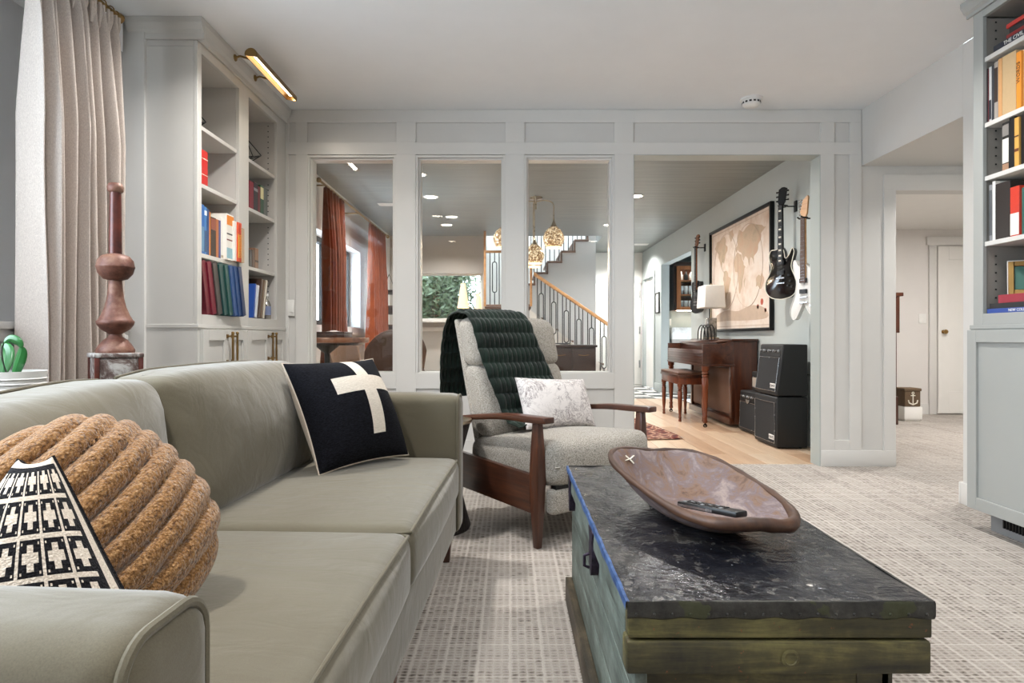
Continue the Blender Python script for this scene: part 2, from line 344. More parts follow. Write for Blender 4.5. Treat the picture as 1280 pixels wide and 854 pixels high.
# ------------------------------------------------------------------ mesh helpers
class MB:
    def __init__(s): s.v = []; s.f = []
    def add(s, vs, fs):
        o = len(s.v); s.v += [tuple(v) for v in vs]; s.f += [tuple(i+o for i in f) for f in fs]; return s
    def box(s, x0, x1, y0, y1, z0, z1):
        if x0 > x1: x0, x1 = x1, x0
        if y0 > y1: y0, y1 = y1, y0
        if z0 > z1: z0, z1 = z1, z0
        return s.add([(x0, y0, z0), (x1, y0, z0), (x1, y1, z0), (x0, y1, z0), (x0, y0, z1), (x1, y0, z1), (x1, y1, z1), (x0, y1, z1)],
                     [(0, 3, 2, 1), (4, 5, 6, 7), (0, 1, 5, 4), (1, 2, 6, 5), (2, 3, 7, 6), (3, 0, 4, 7)])
    def hexa(s, b, t):        # 4 bottom + 4 top points
        return s.add(list(b)+list(t), [(0, 3, 2, 1), (4, 5, 6, 7), (0, 1, 5, 4), (1, 2, 6, 5), (2, 3, 7, 6), (3, 0, 4, 7)])
    def taper(s, cx, cy, z0, z1, a0, b0, a1, b1, dx=0, dy=0):
        B = [(cx-a0, cy-b0, z0), (cx+a0, cy-b0, z0), (cx+a0, cy+b0, z0), (cx-a0, cy+b0, z0)]
        T = [(cx+dx-a1, cy+dy-b1, z1), (cx+dx+a1, cy+dy-b1, z1), (cx+dx+a1, cy+dy+b1, z1), (cx+dx-a1, cy+dy+b1, z1)]
        return s.hexa(B, T)
    def prism(s, poly, axis, lo, hi):
        n = len(poly)
        def P(p, k):
            a, b = p
            return {'x': (k, a, b), 'y': (a, k, b), 'z': (a, b, k)}[axis]
        vs = [P(p, lo) for p in poly]+[P(p, hi) for p in poly]
        return s.add(vs, [tuple(range(n-1, -1, -1)), tuple(range(n, 2*n))]+[(i, (i+1) % n, n+(i+1) % n, n+i) for i in range(n)])
    def tube(s, pts, r, n=8, closed=False, caps=True, flat=1.0):
        pts = [Vector(p) for p in pts]; m = len(pts); rs = r if isinstance(r, (list, tuple)) else [r]*m
        T = []
        for i in range(m):
            a = pts[(i-1) % m] if (closed or i > 0) else pts[i]; b = pts[(i+1) % m] if (closed or i < m-1) else pts[i]
            d = (b-a); T.append(d.normalized() if d.length > 1e-9 else Vector((0, 0, 1)))
        up = Vector((0, 0, 1)) if abs(T[0].z) < .9 else Vector((1, 0, 0))
        nn = (up-T[0]*up.dot(T[0])).normalized(); vs = []
        for i in range(m):
            nn = (nn-T[i]*nn.dot(T[i])); nn = nn.normalized() if nn.length > 1e-6 else T[i].orthogonal().normalized()
            bb = T[i].cross(nn)
            for k in range(n):
                a = 2*PI*k/n; vs.append(pts[i]+(nn*math.cos(a)*flat+bb*math.sin(a))*rs[i])
        fs = []
        for i in range(m if closed else m-1):
            j = (i+1) % m
            for k in range(n): fs.append((i*n+k, i*n+(k+1) % n, j*n+(k+1) % n, j*n+k))
        if caps and not closed: fs += [tuple(range(n-1, -1, -1)), tuple((m-1)*n+k for k in range(n))]
        return s.add(vs, fs)
    def lathe(s, prof, n=24, c=(0, 0, 0), cap=True):
        vs = []; m = len(prof)
        for r, z in prof:
            for k in range(n):
                a = 2*PI*k/n; vs.append((c[0]+r*math.cos(a), c[1]+r*math.sin(a), c[2]+z))
        fs = [(i*n+k, i*n+(k+1) % n, (i+1)*n+(k+1) % n, (i+1)*n+k) for i in range(m-1) for k in range(n)]
        if cap: fs += [tuple(range(n-1, -1, -1)), tuple((m-1)*n+k for k in range(n))]
        return s.add(vs, fs)
    def cyl(s, c, r, z0, z1, n=20): return s.lathe([(r, z0), (r, z1)], n, (c[0], c[1], 0))
    def grid(s, fn, nu, nv, cu=False):
        vs = [fn(i/(nu if cu else nu-1), j/(nv-1)) for j in range(nv) for i in range(nu)]
        fs = []
        for j in range(nv-1):
            for i in range(nu if cu else nu-1):
                k = (i+1) % nu; fs.append((j*nu+i, j*nu+k, (j+1)*nu+k, (j+1)*nu+i))
        return s.add(vs, fs)
    def sphere(s, c, r, n=16, m=10, sx=1, sy=1, sz=1):
        vs = [(c[0], c[1], c[2]-r*sz)]
        for j in range(1, m):
            t_ = PI*j/m
            for k in range(n):
                a = 2*PI*k/n; vs.append((c[0]+r*sx*math.sin(t_)*math.cos(a), c[1]+r*sy*math.sin(t_)*math.sin(a), c[2]-r*sz*math.cos(t_)))
        vs.append((c[0], c[1], c[2]+r*sz)); fs = [(0, 1+(k+1) % n, 1+k) for k in range(n)]
        for j in range(m-2):
            for k in range(n): fs.append((1+j*n+k, 1+j*n+(k+1) % n, 1+(j+1)*n+(k+1) % n, 1+(j+1)*n+k))
        L = len(vs)-1; b = 1+(m-2)*n
        fs += [(b+k, b+(k+1) % n, L) for k in range(n)]
        return s.add(vs, fs)
    def map(s, fn): s.v = [tuple(fn(Vector(v))) for v in s.v]; return s
    def build(s, name, mat, parent=None, bevel=0, seg=2, smooth=None, ang=35, solid=0, weld=False):
        me = bpy.data.meshes.new(name); me.from_pydata(s.v, [], s.f)
        bm = bmesh.new(); bm.from_mesh(me)
        if weld: bmesh.ops.remove_doubles(bm, verts=bm.verts, dist=1e-5)
        bmesh.ops.recalc_face_normals(bm, faces=bm.faces)
        if bevel:
            ed = [e for e in bm.edges if len(e.link_faces) == 2 and e.calc_face_angle(0) > .5]
            bmesh.ops.bevel(bm, geom=ed, offset=bevel, segments=seg, affect='EDGES', profile=.5, clamp_overlap=True)
        bm.to_mesh(me); bm.free()
        if smooth or bevel:
            me.polygons.foreach_set('use_smooth', [True]*len(me.polygons)); me.set_sharp_from_angle(angle=math.radians(ang))
        me.materials.append(M(mat) if isinstance(mat, str) else mat)
        o = bpy.data.objects.new(name, me); COL.objects.link(o)
        if parent: o.parent = parent
        if solid:
            md = o.modifiers.new('solid', 'SOLIDIFY'); md.thickness = solid; md.offset = 0
        return o
def softbox(hx, hy, hz, r, crown=(0, 0, 0), k=7):
    """upholstery block centred at the origin: rounded edges, puffed faces"""
    def axis(h):
        e = [0, .12*r, .32*r, .6*r, r]; a = [-h+q for q in e]; inner = [(-h+r)+(2*h-2*r)*i/k for i in range(1, k)]
        return a+inner+[-q for q in reversed(a)]
    A = [axis(hx), axis(hy), axis(hz)]; hs = (hx, hy, hz); mb = MB()
    def fix(p):
        inn = Vector([max(-(h-r), min(h-r, c)) for c, h in zip(p, hs)]); d = Vector(p)-inn
        q = inn+d.normalized()*r if d.length > 1e-9 else Vector(p)
        f = [max(0, 1-(q[i]/hs[i])**2) for i in range(3)]
        q.x += crown[0]*f[1]*f[2]*(q.x/hx); q.y += crown[1]*f[0]*f[2]*(q.y/hy); q.z += crown[2]*f[0]*f[1]*(q.z/hz)
        return q
    for d in range(3):
        u, v = [(1, 2), (2, 0), (0, 1)][d]
        for sgn in (-1, 1):
            U, V = A[u], A[v]; vs = []
            for b in V:
                for a in U:
                    p = [0, 0, 0]; p[d] = sgn*hs[d]; p[u] = a; p[v] = b; vs.append(fix(p))
            nu = len(U); fs = [(j*nu+i, j*nu+i+1, (j+1)*nu+i+1, (j+1)*nu+i) for j in range(len(V)-1) for i in range(nu-1)]
            mb.add(vs, fs)
    return mb
def tag(o, label=None, cat=None, group=None, kind=None):
    if label: o['label'] = label
    if cat: o['category'] = cat
    if group: o['group'] = group
    if kind: o['kind'] = kind
    return o
def thing(name, label, cat, loc=(0, 0, 0), rotz=0, group=None, mat=None):
    o = bpy.data.objects.new(name, None); COL.objects.link(o); o.empty_display_size = .1
    o.location = loc; o.rotation_euler = (0, 0, rotz)
    if mat is not None: o.matrix_world = mat
    return tag(o, label, cat, group)
def struct(name, mb, mat, label=None, bevel=0, **kw):
    o = mb.build(name, mat, None, bevel, **kw); o['kind'] = 'structure'
    if label: o['label'] = label
    return o
def dup(root, loc=None, rotz=None, label=None, group=None):
    def cp(o, par):
        c = o.copy(); COL.objects.link(c); c.parent = par
        for ch in list(o.children): cp(ch, c)
        return c
    r = cp(root, None)
    if loc is not None: r.location = loc
    if rotz is not None: r.rotation_euler = (0, 0, rotz)
    if label: r['label'] = label
    if group: r['group'] = group
    return r
def basis(loc, x, z):
    """matrix from a wished x axis and a wished z axis (z wins)"""
    z = Vector(z).normalized(); x = Vector(x); x = (x-z*x.dot(z)).normalized(); y = z.cross(x)
    m = Matrix((x, y, z)).transposed().to_4x4(); m.translation = Vector(loc); return m
def text_part(body, size, mat, parent, mtx, depth=.0006, name='lettering'):
    cu = bpy.data.curves.new('txt', 'FONT'); cu.body = body; cu.size = size; cu.extrude = depth; cu.align_x = 'CENTER'; cu.align_y = 'CENTER'; cu.resolution_u = 2
    tmp = bpy.data.objects.new('txt', cu); COL.objects.link(tmp)
    dg = bpy.context.evaluated_depsgraph_get(); me = bpy.data.meshes.new_from_object(tmp.evaluated_get(dg))
    bpy.data.objects.remove(tmp); bpy.data.curves.remove(cu)
    me.materials.clear(); me.materials.append(M(mat) if isinstance(mat, str) else mat); me.transform(mtx)
    o = bpy.data.objects.new(name, me); COL.objects.link(o); o.parent = parent; return o
def arc(cx, cy, r, a0, a1, n): return [(cx+r*math.cos(a0+(a1-a0)*i/n), cy+r*math.sin(a0+(a1-a0)*i/n)) for i in range(n+1)]
def spline(pts, per=6, closed=True):
    n = len(pts); out = []
    rng = range(n) if closed else range(n-1)
    for i in rng:
        g = lambda j: Vector(pts[j % n] if closed else pts[max(0, min(n-1, j))])
        p0, p1, p2, p3 = g(i-1), g(i), g(i+1), g(i+2)
        for k in range(per):
            t_ = k/per
            out.append(tuple(.5*((2*p1)+(p2-p0)*t_+(2*p0-5*p1+4*p2-p3)*t_*t_+(3*p1-p0-3*p2+p3)*t_**3)))
    if not closed: out.append(tuple(pts[-1]))
    return out
# ================================================================== THE SHELL
ZC = 2.575                     # ceiling height
YP, YQ = 4.5, 4.645            # partition front / rear
S = 4.5/780
def PX(px): return (px-638)*S  # partition measurements
def PZ(py): return .93+(422-py)*S

struct('floor', MB().box(-2.15, 4.2, -3.2, 4.58, -.1, 0), 'carpet', 'pale woven loop carpet of the living room')
struct('floor_hall', MB().box(2.74, 7, 4.58, 7.7, -.1, -.001), 'carpet', 'pale woven carpet of the hall')
struct('ceiling', MB().box(-2.15, 2.536, -3.2, YP+.02, ZC, ZC+.15), 'ceiling_paint', 'smooth off-white living room ceiling')
struct('ceiling_nook', MB().box(2.536, 4.2, 3.496, YP+.01, 2.17, ZC).box(2.71, 4.2, 3.43, 3.4955, 2.17, ZC), 'wall_paint', 'dropped ceiling over the passage')
struct('ceiling_hall', MB().box(2.70, 7, YP+.12, 7.7, 2.24, 2.4), 'white_paint', 'hall ceiling')
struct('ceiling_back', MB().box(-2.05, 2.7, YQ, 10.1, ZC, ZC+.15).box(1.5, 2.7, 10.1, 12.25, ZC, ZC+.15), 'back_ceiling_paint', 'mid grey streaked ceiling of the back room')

# ---- left wall of the living room: thick lower wall with ledge, recessed upper wall with a window
struct('wall_left', MB().box(-2.25, -1.975, -3.2, 3.2, 0, .955)
       .box(-2.3, -2.15, -3.2, -.8, .955, ZC).box(-2.3, -2.15, 2.1, 3.3, .955, ZC)
       .box(-2.3, -2.15, -.8, 2.1, 2.36, ZC).box(-2.3, -2.15, -.8, 2.1, .9, 1.0)
       .box(-2.15, -1.975, -3.2, 3.18, 2.385, ZC), 'ledge_wall_paint', 'grey wall with a half-height ledge')
o = struct('trim_ledge', MB().box(-2.15, -1.945, -3.2, 3.2, .962, .992), 'trim_paint', 'painted ledge cap along the left wall', .004)
MB().box(-1.975, -1.958, -3.2, 3.2, .915, .962).build('moulding', 'trim_paint', o, .004)
struct('wall_return', MB().box(-2.25, -1.885, 3.212, 4.5, 0, ZC), 'wall_paint', 'wall return beside the left bookcase')
w4 = bpy.data.objects.new('window_4', None); COL.objects.link(w4); tag(w4, 'large daylight window above the ledge', kind='structure')
for y in (-.8, .62, 2.04): MB().box(-2.24, -2.18, y, y+.06, 1.0, 2.36).build('window_frame', 'trim_paint', w4)
for z in (1.0, 2.3): MB().box(-2.24, -2.18, -.8, 2.1, z, z+.06).build('window_frame', 'trim_paint', w4)
for y in (-.74, .68): MB().box(-2.214, -2.21, y, y+1.36, 1.06, 2.3).build('pane', 'pane_glass', w4)

struct('wall_behind', MB().box(-2.3, 2.8, -3.35, -3.2, 0, ZC+.1), 'wall_paint')
struct('wall_right', MB().box(2.63, 2.78, -3.2, 3.0605, 0, ZC+.1).box(2.536, 2.70, 3.061, 3.495, 0, ZC-.0005).box(2.70, 4.25, 3.33, 3.43, 0, 2.3), 'wall_paint', 'white wall beside the right bookcase')
struct('wall_nook_end', MB().box(4.2, 4.3, 3.33, 4.6, 0, 2.3), 'wall_paint')
struct('baseboard_right', MB().box(2.520, 2.536, 3.055, 3.495, 0, .12).box(2.520, 2.72, 3.495, 3.51, 0, .12), 'trim_paint', 'white baseboard on the wall end', .003)

# ---- the panelled partition
xl, xo0, xo1, xh0, xh1, xr = -1.90, PX(792), PX(1026), PX(1120), 3.75, 4.2
zt, zo = ZC, PZ(193)
wins = [(PX(384), PX(495)), (PX(519.7), PX(631.6)), (PX(655.6), PX(768))]
zw0, zw1 = PZ(467), PZ(193.5)
pw = MB()
pf = YP+.014
pw.box(xl, xr, pf, YQ, zo, zt)                       # header
pw.box(xl, wins[0][0], pf, YQ, 0, zo).box(wins[0][1], wins[1][0], pf, YQ, 0, zo).box(wins[1][1], wins[2][0], pf, YQ, 0, zo).box(wins[2][1], xo0, pf, YQ, 0, zo)
for a, b in wins: pw.box(a, b, pf, YQ, 0, zw0)
pw.box(xo1, xh0, pf, YQ, 0, zo).box(xh0, xh1, pf, YQ-.02, PZ(238), zo).box(xh1, xr, pf, YQ-.02, 0, zo)
wp = struct('wall_partition', pw, 'wall_paint', 'white panelled partition with three interior windows and an opening')
def board(nm, x0, x1, z0, z1, y0=YP, m='trim_paint'): return MB().box(x0, x1, y0, pf, z0, z1).build(nm, m, wp, .0015, 1)
xc = PX(1077)                                         # inside corner under the dropped soffit
board('rail', xl, xc, PZ(153), zt-.001); board('rail', xl, xc, PZ(193), PZ(178))
sts = [(369.7, 384), (495, 519.7), (631.6, 655.6), (768, 792), (1026, 1043), (1062.5, 1077)]
for a, b in sts:
    board('stile', PX(a), PX(b), PZ(178), PZ(153))
    board('stile', PX(a), PX(b), .10, PZ(193))
board('stile', -1.66, PX(360.5), PZ(178), PZ(153)); board('stile', -1.66, PX(360.5), .10, PZ(193))
board('stile', PX(1105), PX(1120), .10, PZ(238)); board('rail', PX(1105), xh1+.08, PZ(238), PZ(218)); board('stile', xh1, xh1+.09, .10, PZ(238))
for a, b in wins:
    board('rail', a, b, PZ(486), PZ(467)); board('rail', a, b, .10, .19)
board('rail', PX(1043), PX(1062.5), .10, .19)
bb = struct('baseboard_partition', MB().box(xl, xo0, YP-.004, pf, 0, .115).box(xo1, xh0, YP-.004, pf, 0, .115), 'trim_paint', 'white baseboard of the partition', .002)
# jamb lining of the opening (painted like the back room on its inner face)
struct('trim_opening', MB().box(xo1-.005, xo1-.0002, YP+.004, YQ+.0, 0, zo-.006).box(xo0+.0002, xo0+.005, YP+.004, YQ+.0, 0, zo-.006).box(xo0+.0002, xo1-.0002, YP+.004, YQ+.0, zo-.005, zo-.0003), 'jamb_green_paint', 'grey-green lining of the opening')
MB().box(xo1+.001, 2.559, YQ+.0005, YQ+.012, 0, ZC-.001).build('reveal', 'grey_green_paint', wp)
MB().box(xl, xo0-.012, YQ+.0005, YQ+.01, 0, zw0-.001).build('rear_panel', 'grey_green_paint', wp)
for i, (a, b) in enumerate(wins):
    w = bpy.data.objects.new('window_%d' % (i+1), None); COL.objects.link(w); tag(w, 'fixed interior window of the partition', kind='structure')
    for k, (d, y0, y1) in enumerate([(.016, YP+.006, YP+.05), (.030, YP+.03, YP+.12)]):
        MB().box(a, a+d, y0, y1, zw0, zw1).build('window_frame', 'trim_paint', w, .001, 1); MB().box(b-d, b, y0, y1, zw0, zw1).build('window_frame', 'trim_paint', w, .001, 1)
        MB().box(a+d, b-d, y0, y1, zw1-d, zw1).build('window_frame', 'trim_paint', w, .001, 1); MB().box(a+d, b-d, y0, y1, zw0, zw0+d*.4).build('window_frame', 'trim_paint', w, .001, 1)
    MB().box(a+.03, b-.03, YP+.066, YP+.072, zw0+.012, zw1-.03).build('pane', 'pane_glass', w)

# ---- hall beyond the right doorway
struct('wall_hall', MB().box(2.7, 7, 7.56, 7.7, 0, 2.4), 'hall_paint', 'pale hall wall')
struct('wall_hall_left', MB().box(2.70, 2.74, 4.645, 7.6, 0, 2.4), 'hall_paint')
struct('wall_hall_right', MB().box(6.9, 7, 4.5, 7.6, 0, 2.4).box(4.2, 7, 4.5, 4.6, 0, 2.4), 'hall_paint')
HX = 5.16
struct('baseboard_hall', MB().box(2.74, HX-.10, 7.545, 7.56, 0, .13), 'trim_paint', 'white baseboard of the hall')
d = bpy.data.objects.new('door_1', None); COL.objects.link(d); tag(d, 'white panelled hall door with brass knob', kind='structure')
MB().box(HX, HX+.8, 7.535, 7.558, .015, 2.03).build('slab', 'white_paint', d)
for x0, x1, z0, z1 in ((HX, HX+.13, .015, 2.03), (HX+.67, HX+.8, .015, 2.03), (HX+.13, HX+.67, 1.87, 2.03), (HX+.13, HX+.67, .015, .28)):
    MB().box(x0, x1, 7.525, 7.535, z0, z1).build('stile', 'white_paint', d, .002, 1)
MB().box(HX-.10, HX-.012, 7.53, 7.56, 0, 2.12).build('casing', 'trim_paint', d, .003); MB().box(HX+.81, HX+.9, 7.53, 7.56, 0, 2.12).build('casing', 'trim_paint', d, .003)
MB().box(HX-.13, HX+.93, 7.525, 7.56, 2.045, 2.15).build('casing', 'trim_paint', d, .003)
MB().lathe([(.022, 0), (.022, .006), (.008, .008), (.008, .03), (.022, .036), (.027, .05), (.020, .062), (.004, .066)], 16).map(lambda v: Vector((HX+.06+v.x, 7.525-v.z, 1.0+v.y))).build('knob', 'brass', d, smooth=True)

# ---- back room walls
BR = 2.56
struct('wall_back_right', MB().box(BR, BR+.14, YQ, 8.83, 0, ZC).box(BR, BR+.14, 8.83, 10.6, 2.16, ZC).box(BR, BR+.14, 10.6, 11.12, 0, ZC)
       .box(BR, BR+.14, 11.12, 11.92, 2.03, ZC).box(BR, BR+.14, 11.92, 12.2, 0, ZC), 'grey_green_paint', 'grey-green wall hung with a map and guitars')
struct('baseboard_back_right', MB().box(BR-.014, BR, YQ+.02, 8.83, 0, .13).box(BR-.014, BR, 10.6, 11.03, 0, .14), 'grey_green_paint', 'painted baseboard of the guitar wall', .003)
struct('wall_back_left', MB().box(-2.2, -1.95, YQ-.1, 6.0, 0, ZC).box(-2.2, -1.95, 8.1, 10.25, 0, ZC).box(-2.2, -1.95, 6.0, 8.1, 0, 1.06).box(-2.2, -1.95, 6.0, 8.1, 2.03, ZC), 'stair_wall_paint', 'pale wall with dark framed windows')
struct('trim_back_ledge', MB().box(-1.95, -1.91, YQ+.02, 10.1, .965, .99), 'trim_paint', 'ledge moulding of the back room')
w5 = bpy.data.objects.new('window_5', None); COL.objects.link(w5); tag(w5, 'dark framed window behind the rust curtains', kind='structure')
for y in (6.0, 7.0, 8.04): MB().box(-2.15, -2.09, y, y+.06, 1.06, 2.03).build('window_frame', 'black_iron', w5)
for z in (1.06, 1.97): MB().box(-2.15, -2.09, 6.0, 8.1, z, z+.06).build('window_frame', 'black_iron', w5)
for y in (6.06, 7.06): MB().box(-2.125, -2.12, y, y+.97, 1.12, 1.97).build('pane', 'pane_glass', w5)
# far wall with a wide window on the trees
fx0, fx1, fz0, fz1 = -1.70, -.455, 1.215, 1.97
struct('wall_far', MB().box(-2.0, fx0, 10.1, 10.3, 0, ZC).box(fx1, -.40, 10.1, 10.3, 0, ZC).box(fx0, fx1, 10.1, 10.3, 0, fz0).box(fx0, fx1, 10.1, 10.3, fz1, ZC), 'far_wall_paint', 'taupe far wall with a wide window')
w6 = bpy.data.objects.new('window_6', None); COL.objects.link(w6); tag(w6, 'wide low window looking into trees', kind='structure')
MB().box(fx0, fx1, 10.2, 10.24, fz0, fz0+.03).build('window_frame', 'trim_paint', w6); MB().box(fx0, fx1, 10.2, 10.24, fz1-.03, fz1).build('window_frame', 'trim_paint', w6)
MB().box(fx0, fx1, 10.218, 10.222, fz0+.03, fz1-.03).build('pane', 'pane_glass', w6)
struct('trim_far_sill', MB().box(fx0-.05, -.41, 9.86, 10.1, fz0-.045, fz0-.01), 'trim_paint', 'deep white sill below the far window', .004)
struct('trim_far_wainscot', MB().box(-2.0, -.41, 10.075, 10.1, 1.03, 1.10).box(-2.0, -.41, 10.075, 10.1, 0, .2).box(-1.56, -1.50, 10.075, 10.1, .2, 1.03).box(-1.0, -.93, 10.075, 10.1, .2, 1.03), 'trim_paint', 'white wainscot frames below the far window', .002)

# stairwell; the unseen skylight is added to brighten its walls
struct('wall_stairwell', MB().box(-.5, -.40, 10.3, 12.25, 0, 5).box(-.5, 1.6, 12.15, 12.25, 0, 5).box(1.5, 1.6, 10.1, 12.15, ZC+.15, 5).box(-.5, 1.6, 10.1, 10.2, ZC+.15, 5), 'white_paint', 'bright stairwell walls')
sk = bpy.data.objects.new('window_7', None); COL.objects.link(sk); tag(sk, 'added unseen skylight that brightens the stairwell', kind='structure')
MB().box(-.4, 1.5, 10.2, 12.15, 4.99, 5.0).build('pane', 'pane_glass', sk)
struct('wall_far_end', MB().box(1.45, 2.75, 12.1, 12.25, 0, ZC), 'white_paint', 'white end wall beyond the stairs')
SY = 10.6
treads = [(.03, 1.63), (.272, 1.813), (.394+.03, 2.004), (.639, 2.194), (.878, 2.37), (1.106, 2.56), (1.326, 2.75)]
poly = [(-.40, 0), (1.45, 0), (1.45, 2.75)]
for i in range(len(treads)-1, 0, -1): poly += [(treads[i][0], treads[i][1]), (treads[i][0], treads[i-1][1])]
poly += [(.03, 1.63), (.03, 1.41), (-.40, 1.41)]
struct('wall_stair', MB().prism(poly, 'y', SY, SY+.08), 'stair_wall_paint', 'grey wall under the stepped upper flight')
struct('wall_landing', MB().box(-.399, .30, 10.1, SY-.001, 0, 1.379), 'far_wall_paint', 'wall below the stair landing')

# door beyond (right wall) and panelled white doors of the end wall
d2 = bpy.data.objects.new('door_2', None); COL.objects.link(d2); tag(d2, 'white door with brass hinges in the guitar wall', kind='structure')
MB().box(BR+.03, BR+.07, 11.13, 11.91, .01, 2.02).build('slab', 'white_paint', d2)
MB().box(BR-.016, BR, 11.04, 11.12, 0, 2.10).build('casing', 'jamb_green_paint', d2); MB().box(BR-.016, BR, 11.92, 12.0, 0, 2.10).build('casing', 'jamb_green_paint', d2); MB().box(BR-.02, BR, 11.02, 12.02, 2.03, 2.12).build('casing', 'jamb_green_paint', d2)
for z in (.35, 1.05, 1.75): MB().box(BR+.02, BR+.03, 11.14, 11.18, z, z+.10).build('hinge', 'brass', d2)
d3 = bpy.data.objects.new('door_3', None); COL.objects.link(d3); tag(d3, 'tall white closet doors at the end of the room', kind='structure')
for x in (1.62, 2.08): 
    dd = MB().box(x, x+.44, 12.06, 12.10, .03, 1.98).build('slab', 'white_paint', d3, .003)
    for z in (.35, 1.0, 1.7): MB().box(x+.40, x+.425, 12.045, 12.06, z, z+.14).build('hinge', 'steel', dd)
MB().box(1.58, 2.54, 12.05, 12.10, 1.98, 2.05).build('casing', 'trim_paint', d3)
# bar niche behind the guitar wall
struct('wall_niche', MB().box(BR+.14, 4.4, 11.12, 11.25, 0, ZC).box(4.4, 4.5, 8.6, 11.25, 0, ZC).box(BR+.14, 4.5, 8.6, 8.7, 0, ZC), 'jamb_green_paint', 'grey-green walls of the bar niche')
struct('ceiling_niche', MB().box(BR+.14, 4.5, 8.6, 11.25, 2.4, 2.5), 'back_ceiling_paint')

# ---- wood floor of planks, chequered tile floor
fw = struct('floor_wood', MB().box(-2.05, 2.6, 4.58, 9.5, -.1, -.012), 'floor_groove', 'light oak plank floor of the back room')
rnd = random.Random(4); pm = {}
def plank_mesh(L, k):
    if (L, k) not in pm:
        o = MB().box(-.0785, .0785, 0, L-.003, -.012, 0).build('plank', 'plank_oak_'+'abcd'[k], fw, .0012, 1); pm[(L, k)] = o.data; return o
    o = bpy.data.objects.new('plank', pm[(L, k)]); COL.objects.link(o); o.parent = fw; return o
x = -1.95+.08; row = 0
while x < 2.56:
    y = 4.585; first = True
    while y < 9.45:
        L = rnd.choice((.9, 1.2, 1.5, 1.9)) if not first else rnd.choice((.4, .7, 1.1, 1.5)); first = False
        if 9.48-y-L < .35: L = round(9.48-y, 3)
        if x > -.6: 
            o = plank_mesh(L, rnd.randrange(4)); o.location = (x, y, 0)
        y += L
    x += .16; row += 1
MB().box(-1.95, -.70, 4.585, 9.48, -.012, 0).build('plank_field', 'plank_oak_a', fw)
ft = struct('floor_tile', MB().box(-2.05, 4.4, 9.5, 12.2, -.1, -.008), 'grout', 'black and white chequered tile floor')
tm = {}
for i in range(11):
    for j in range(9):
        k = (i+j) % 2; tx, ty = 1.02+i*.30, 9.49+j*.30
        if tx > 3.6: continue
        if k not in tm:
            o = MB().box(.002, .298, .002, .298, -.008, 0).build('tile', ('tile_white', 'tile_black')[k], ft, .001, 1); tm[k] = o.data
        else: o = bpy.data.objects.new('tile', tm[k]); COL.objects.link(o); o.parent = ft
        o.location = (tx, ty, 0)

# ---- fixed fittings: recessed downlights, smoke detector, vents, switches
def downlight(x, y, z, label, power, group, dark=False):
    t_ = thing('ceiling_light', label, 'light', (x, y, z), 0, group)
    MB().lathe([(.092, 0), (.092, -.004), (.078, -.008), (.070, -.003), (.070, 0)], 28, cap=False).build('trim_ring', 'white_plastic', t_, smooth=True)
    MB().lathe([(.070, -.0035), (.0, -.0035)], 28, cap=False).build('lens', 'lamp_lens', t_)
    area('lamp_light', (0, 0, -.012), power, .14, C_LAMP, parent=t_, spread=2.5)
    return t_
for x, y, lb in ((-.99, 2.86, 'recessed downlight in front of the left bookcase'), (1.41, 2.86, 'recessed downlight between trunk and right bookcase end'), (-.99, .7, 'recessed downlight above the near end of the sofa'),
                 (1.41, .7, 'recessed downlight above the carpet beside the right bookcase'), (-.99, -1.5, 'recessed downlight near the window behind the sofa'), (1.41, -1.5, 'recessed downlight towards the rear wall beside the bookcase')):
    downlight(x, y, ZC, lb, P_FRONT*(1.25 if y > 2 else (1.0 if y > 0 else .6))*(.8 if x > 0 else 1.1), 'living room downlights')
for x, y, lb in ((-.93, 6.29, 'recessed downlight nearest the pub table in the grey ceiling'), (-.93, 7.29, 'bright recessed downlight beside the chandelier and rust curtains'), (-.93, 9.1, 'recessed downlight before the far window wall'),
                 (1.46, 7.25, 'recessed downlight in front of the piano and map'), (1.44, 9.1, 'recessed downlight near the foot of the stairs'), (1.46, 5.4, 'recessed downlight in front of the amplifiers')):
    downlight(x, y, ZC, lb, P_BACK, 'back room downlights')
downlight(-.80, 8.5, ZC, 'small recessed downlight between two larger ones in the grey ceiling', 4.0, 'back room downlights')
downlight(3.3, 3.95, 2.17, 'recessed downlight in the dropped passage ceiling', 7, 'hall downlights')
hl = downlight(4.6, 5.6, 2.24, 'recessed downlight in the hall ceiling', 40, 'hall downlights'); [setattr(c.data, 'spread', 3.1) for c in hl.children if c.type == 'LIGHT']
downlight(2.05, 11.2, ZC, 'recessed downlight before the closet doors', 34, 'back room downlights')

sd = thing('smoke_detector', 'white round smoke detector on the living room ceiling', 'smoke detector', (1.66, 4.30, ZC))
MB().lathe([(.075, 0), (.075, -.012), (.068, -.016)], 28).build('base', 'white_plastic', sd, smooth=True)
MB().lathe([(.062, -.016), (.060, -.040), (.045, -.055), (.02, -.060), (.001, -.060)], 28).build('housing', 'white_plastic', sd, smooth=True)
for k in range(14):
    a = 2*PI*k/14; MB().box(-.008, .008, .0605, .0625, -.036, -.024).map(lambda v: Matrix.Rotation(a, 3, 'Z') @ v).build('slot', 'black_plastic', sd)
def vent(x, y, lab):
    v_ = thing('ceiling_vent', lab, 'vent', (x, y, ZC))
    MB().box(-.13, .13, -.07, .07, -.006, 0).build('frame', 'white_plastic', v_, .002)
    for k in range(6): MB().box(-.11, .11, -.055+k*.02, -.045+k*.02, -.012, -.006).build('slat', 'white_plastic', v_)
vent(-1.50, 7.7, 'white ceiling vent near the rust curtains'); vent(2.30, 11.0, 'white ceiling vent near the closet doors')
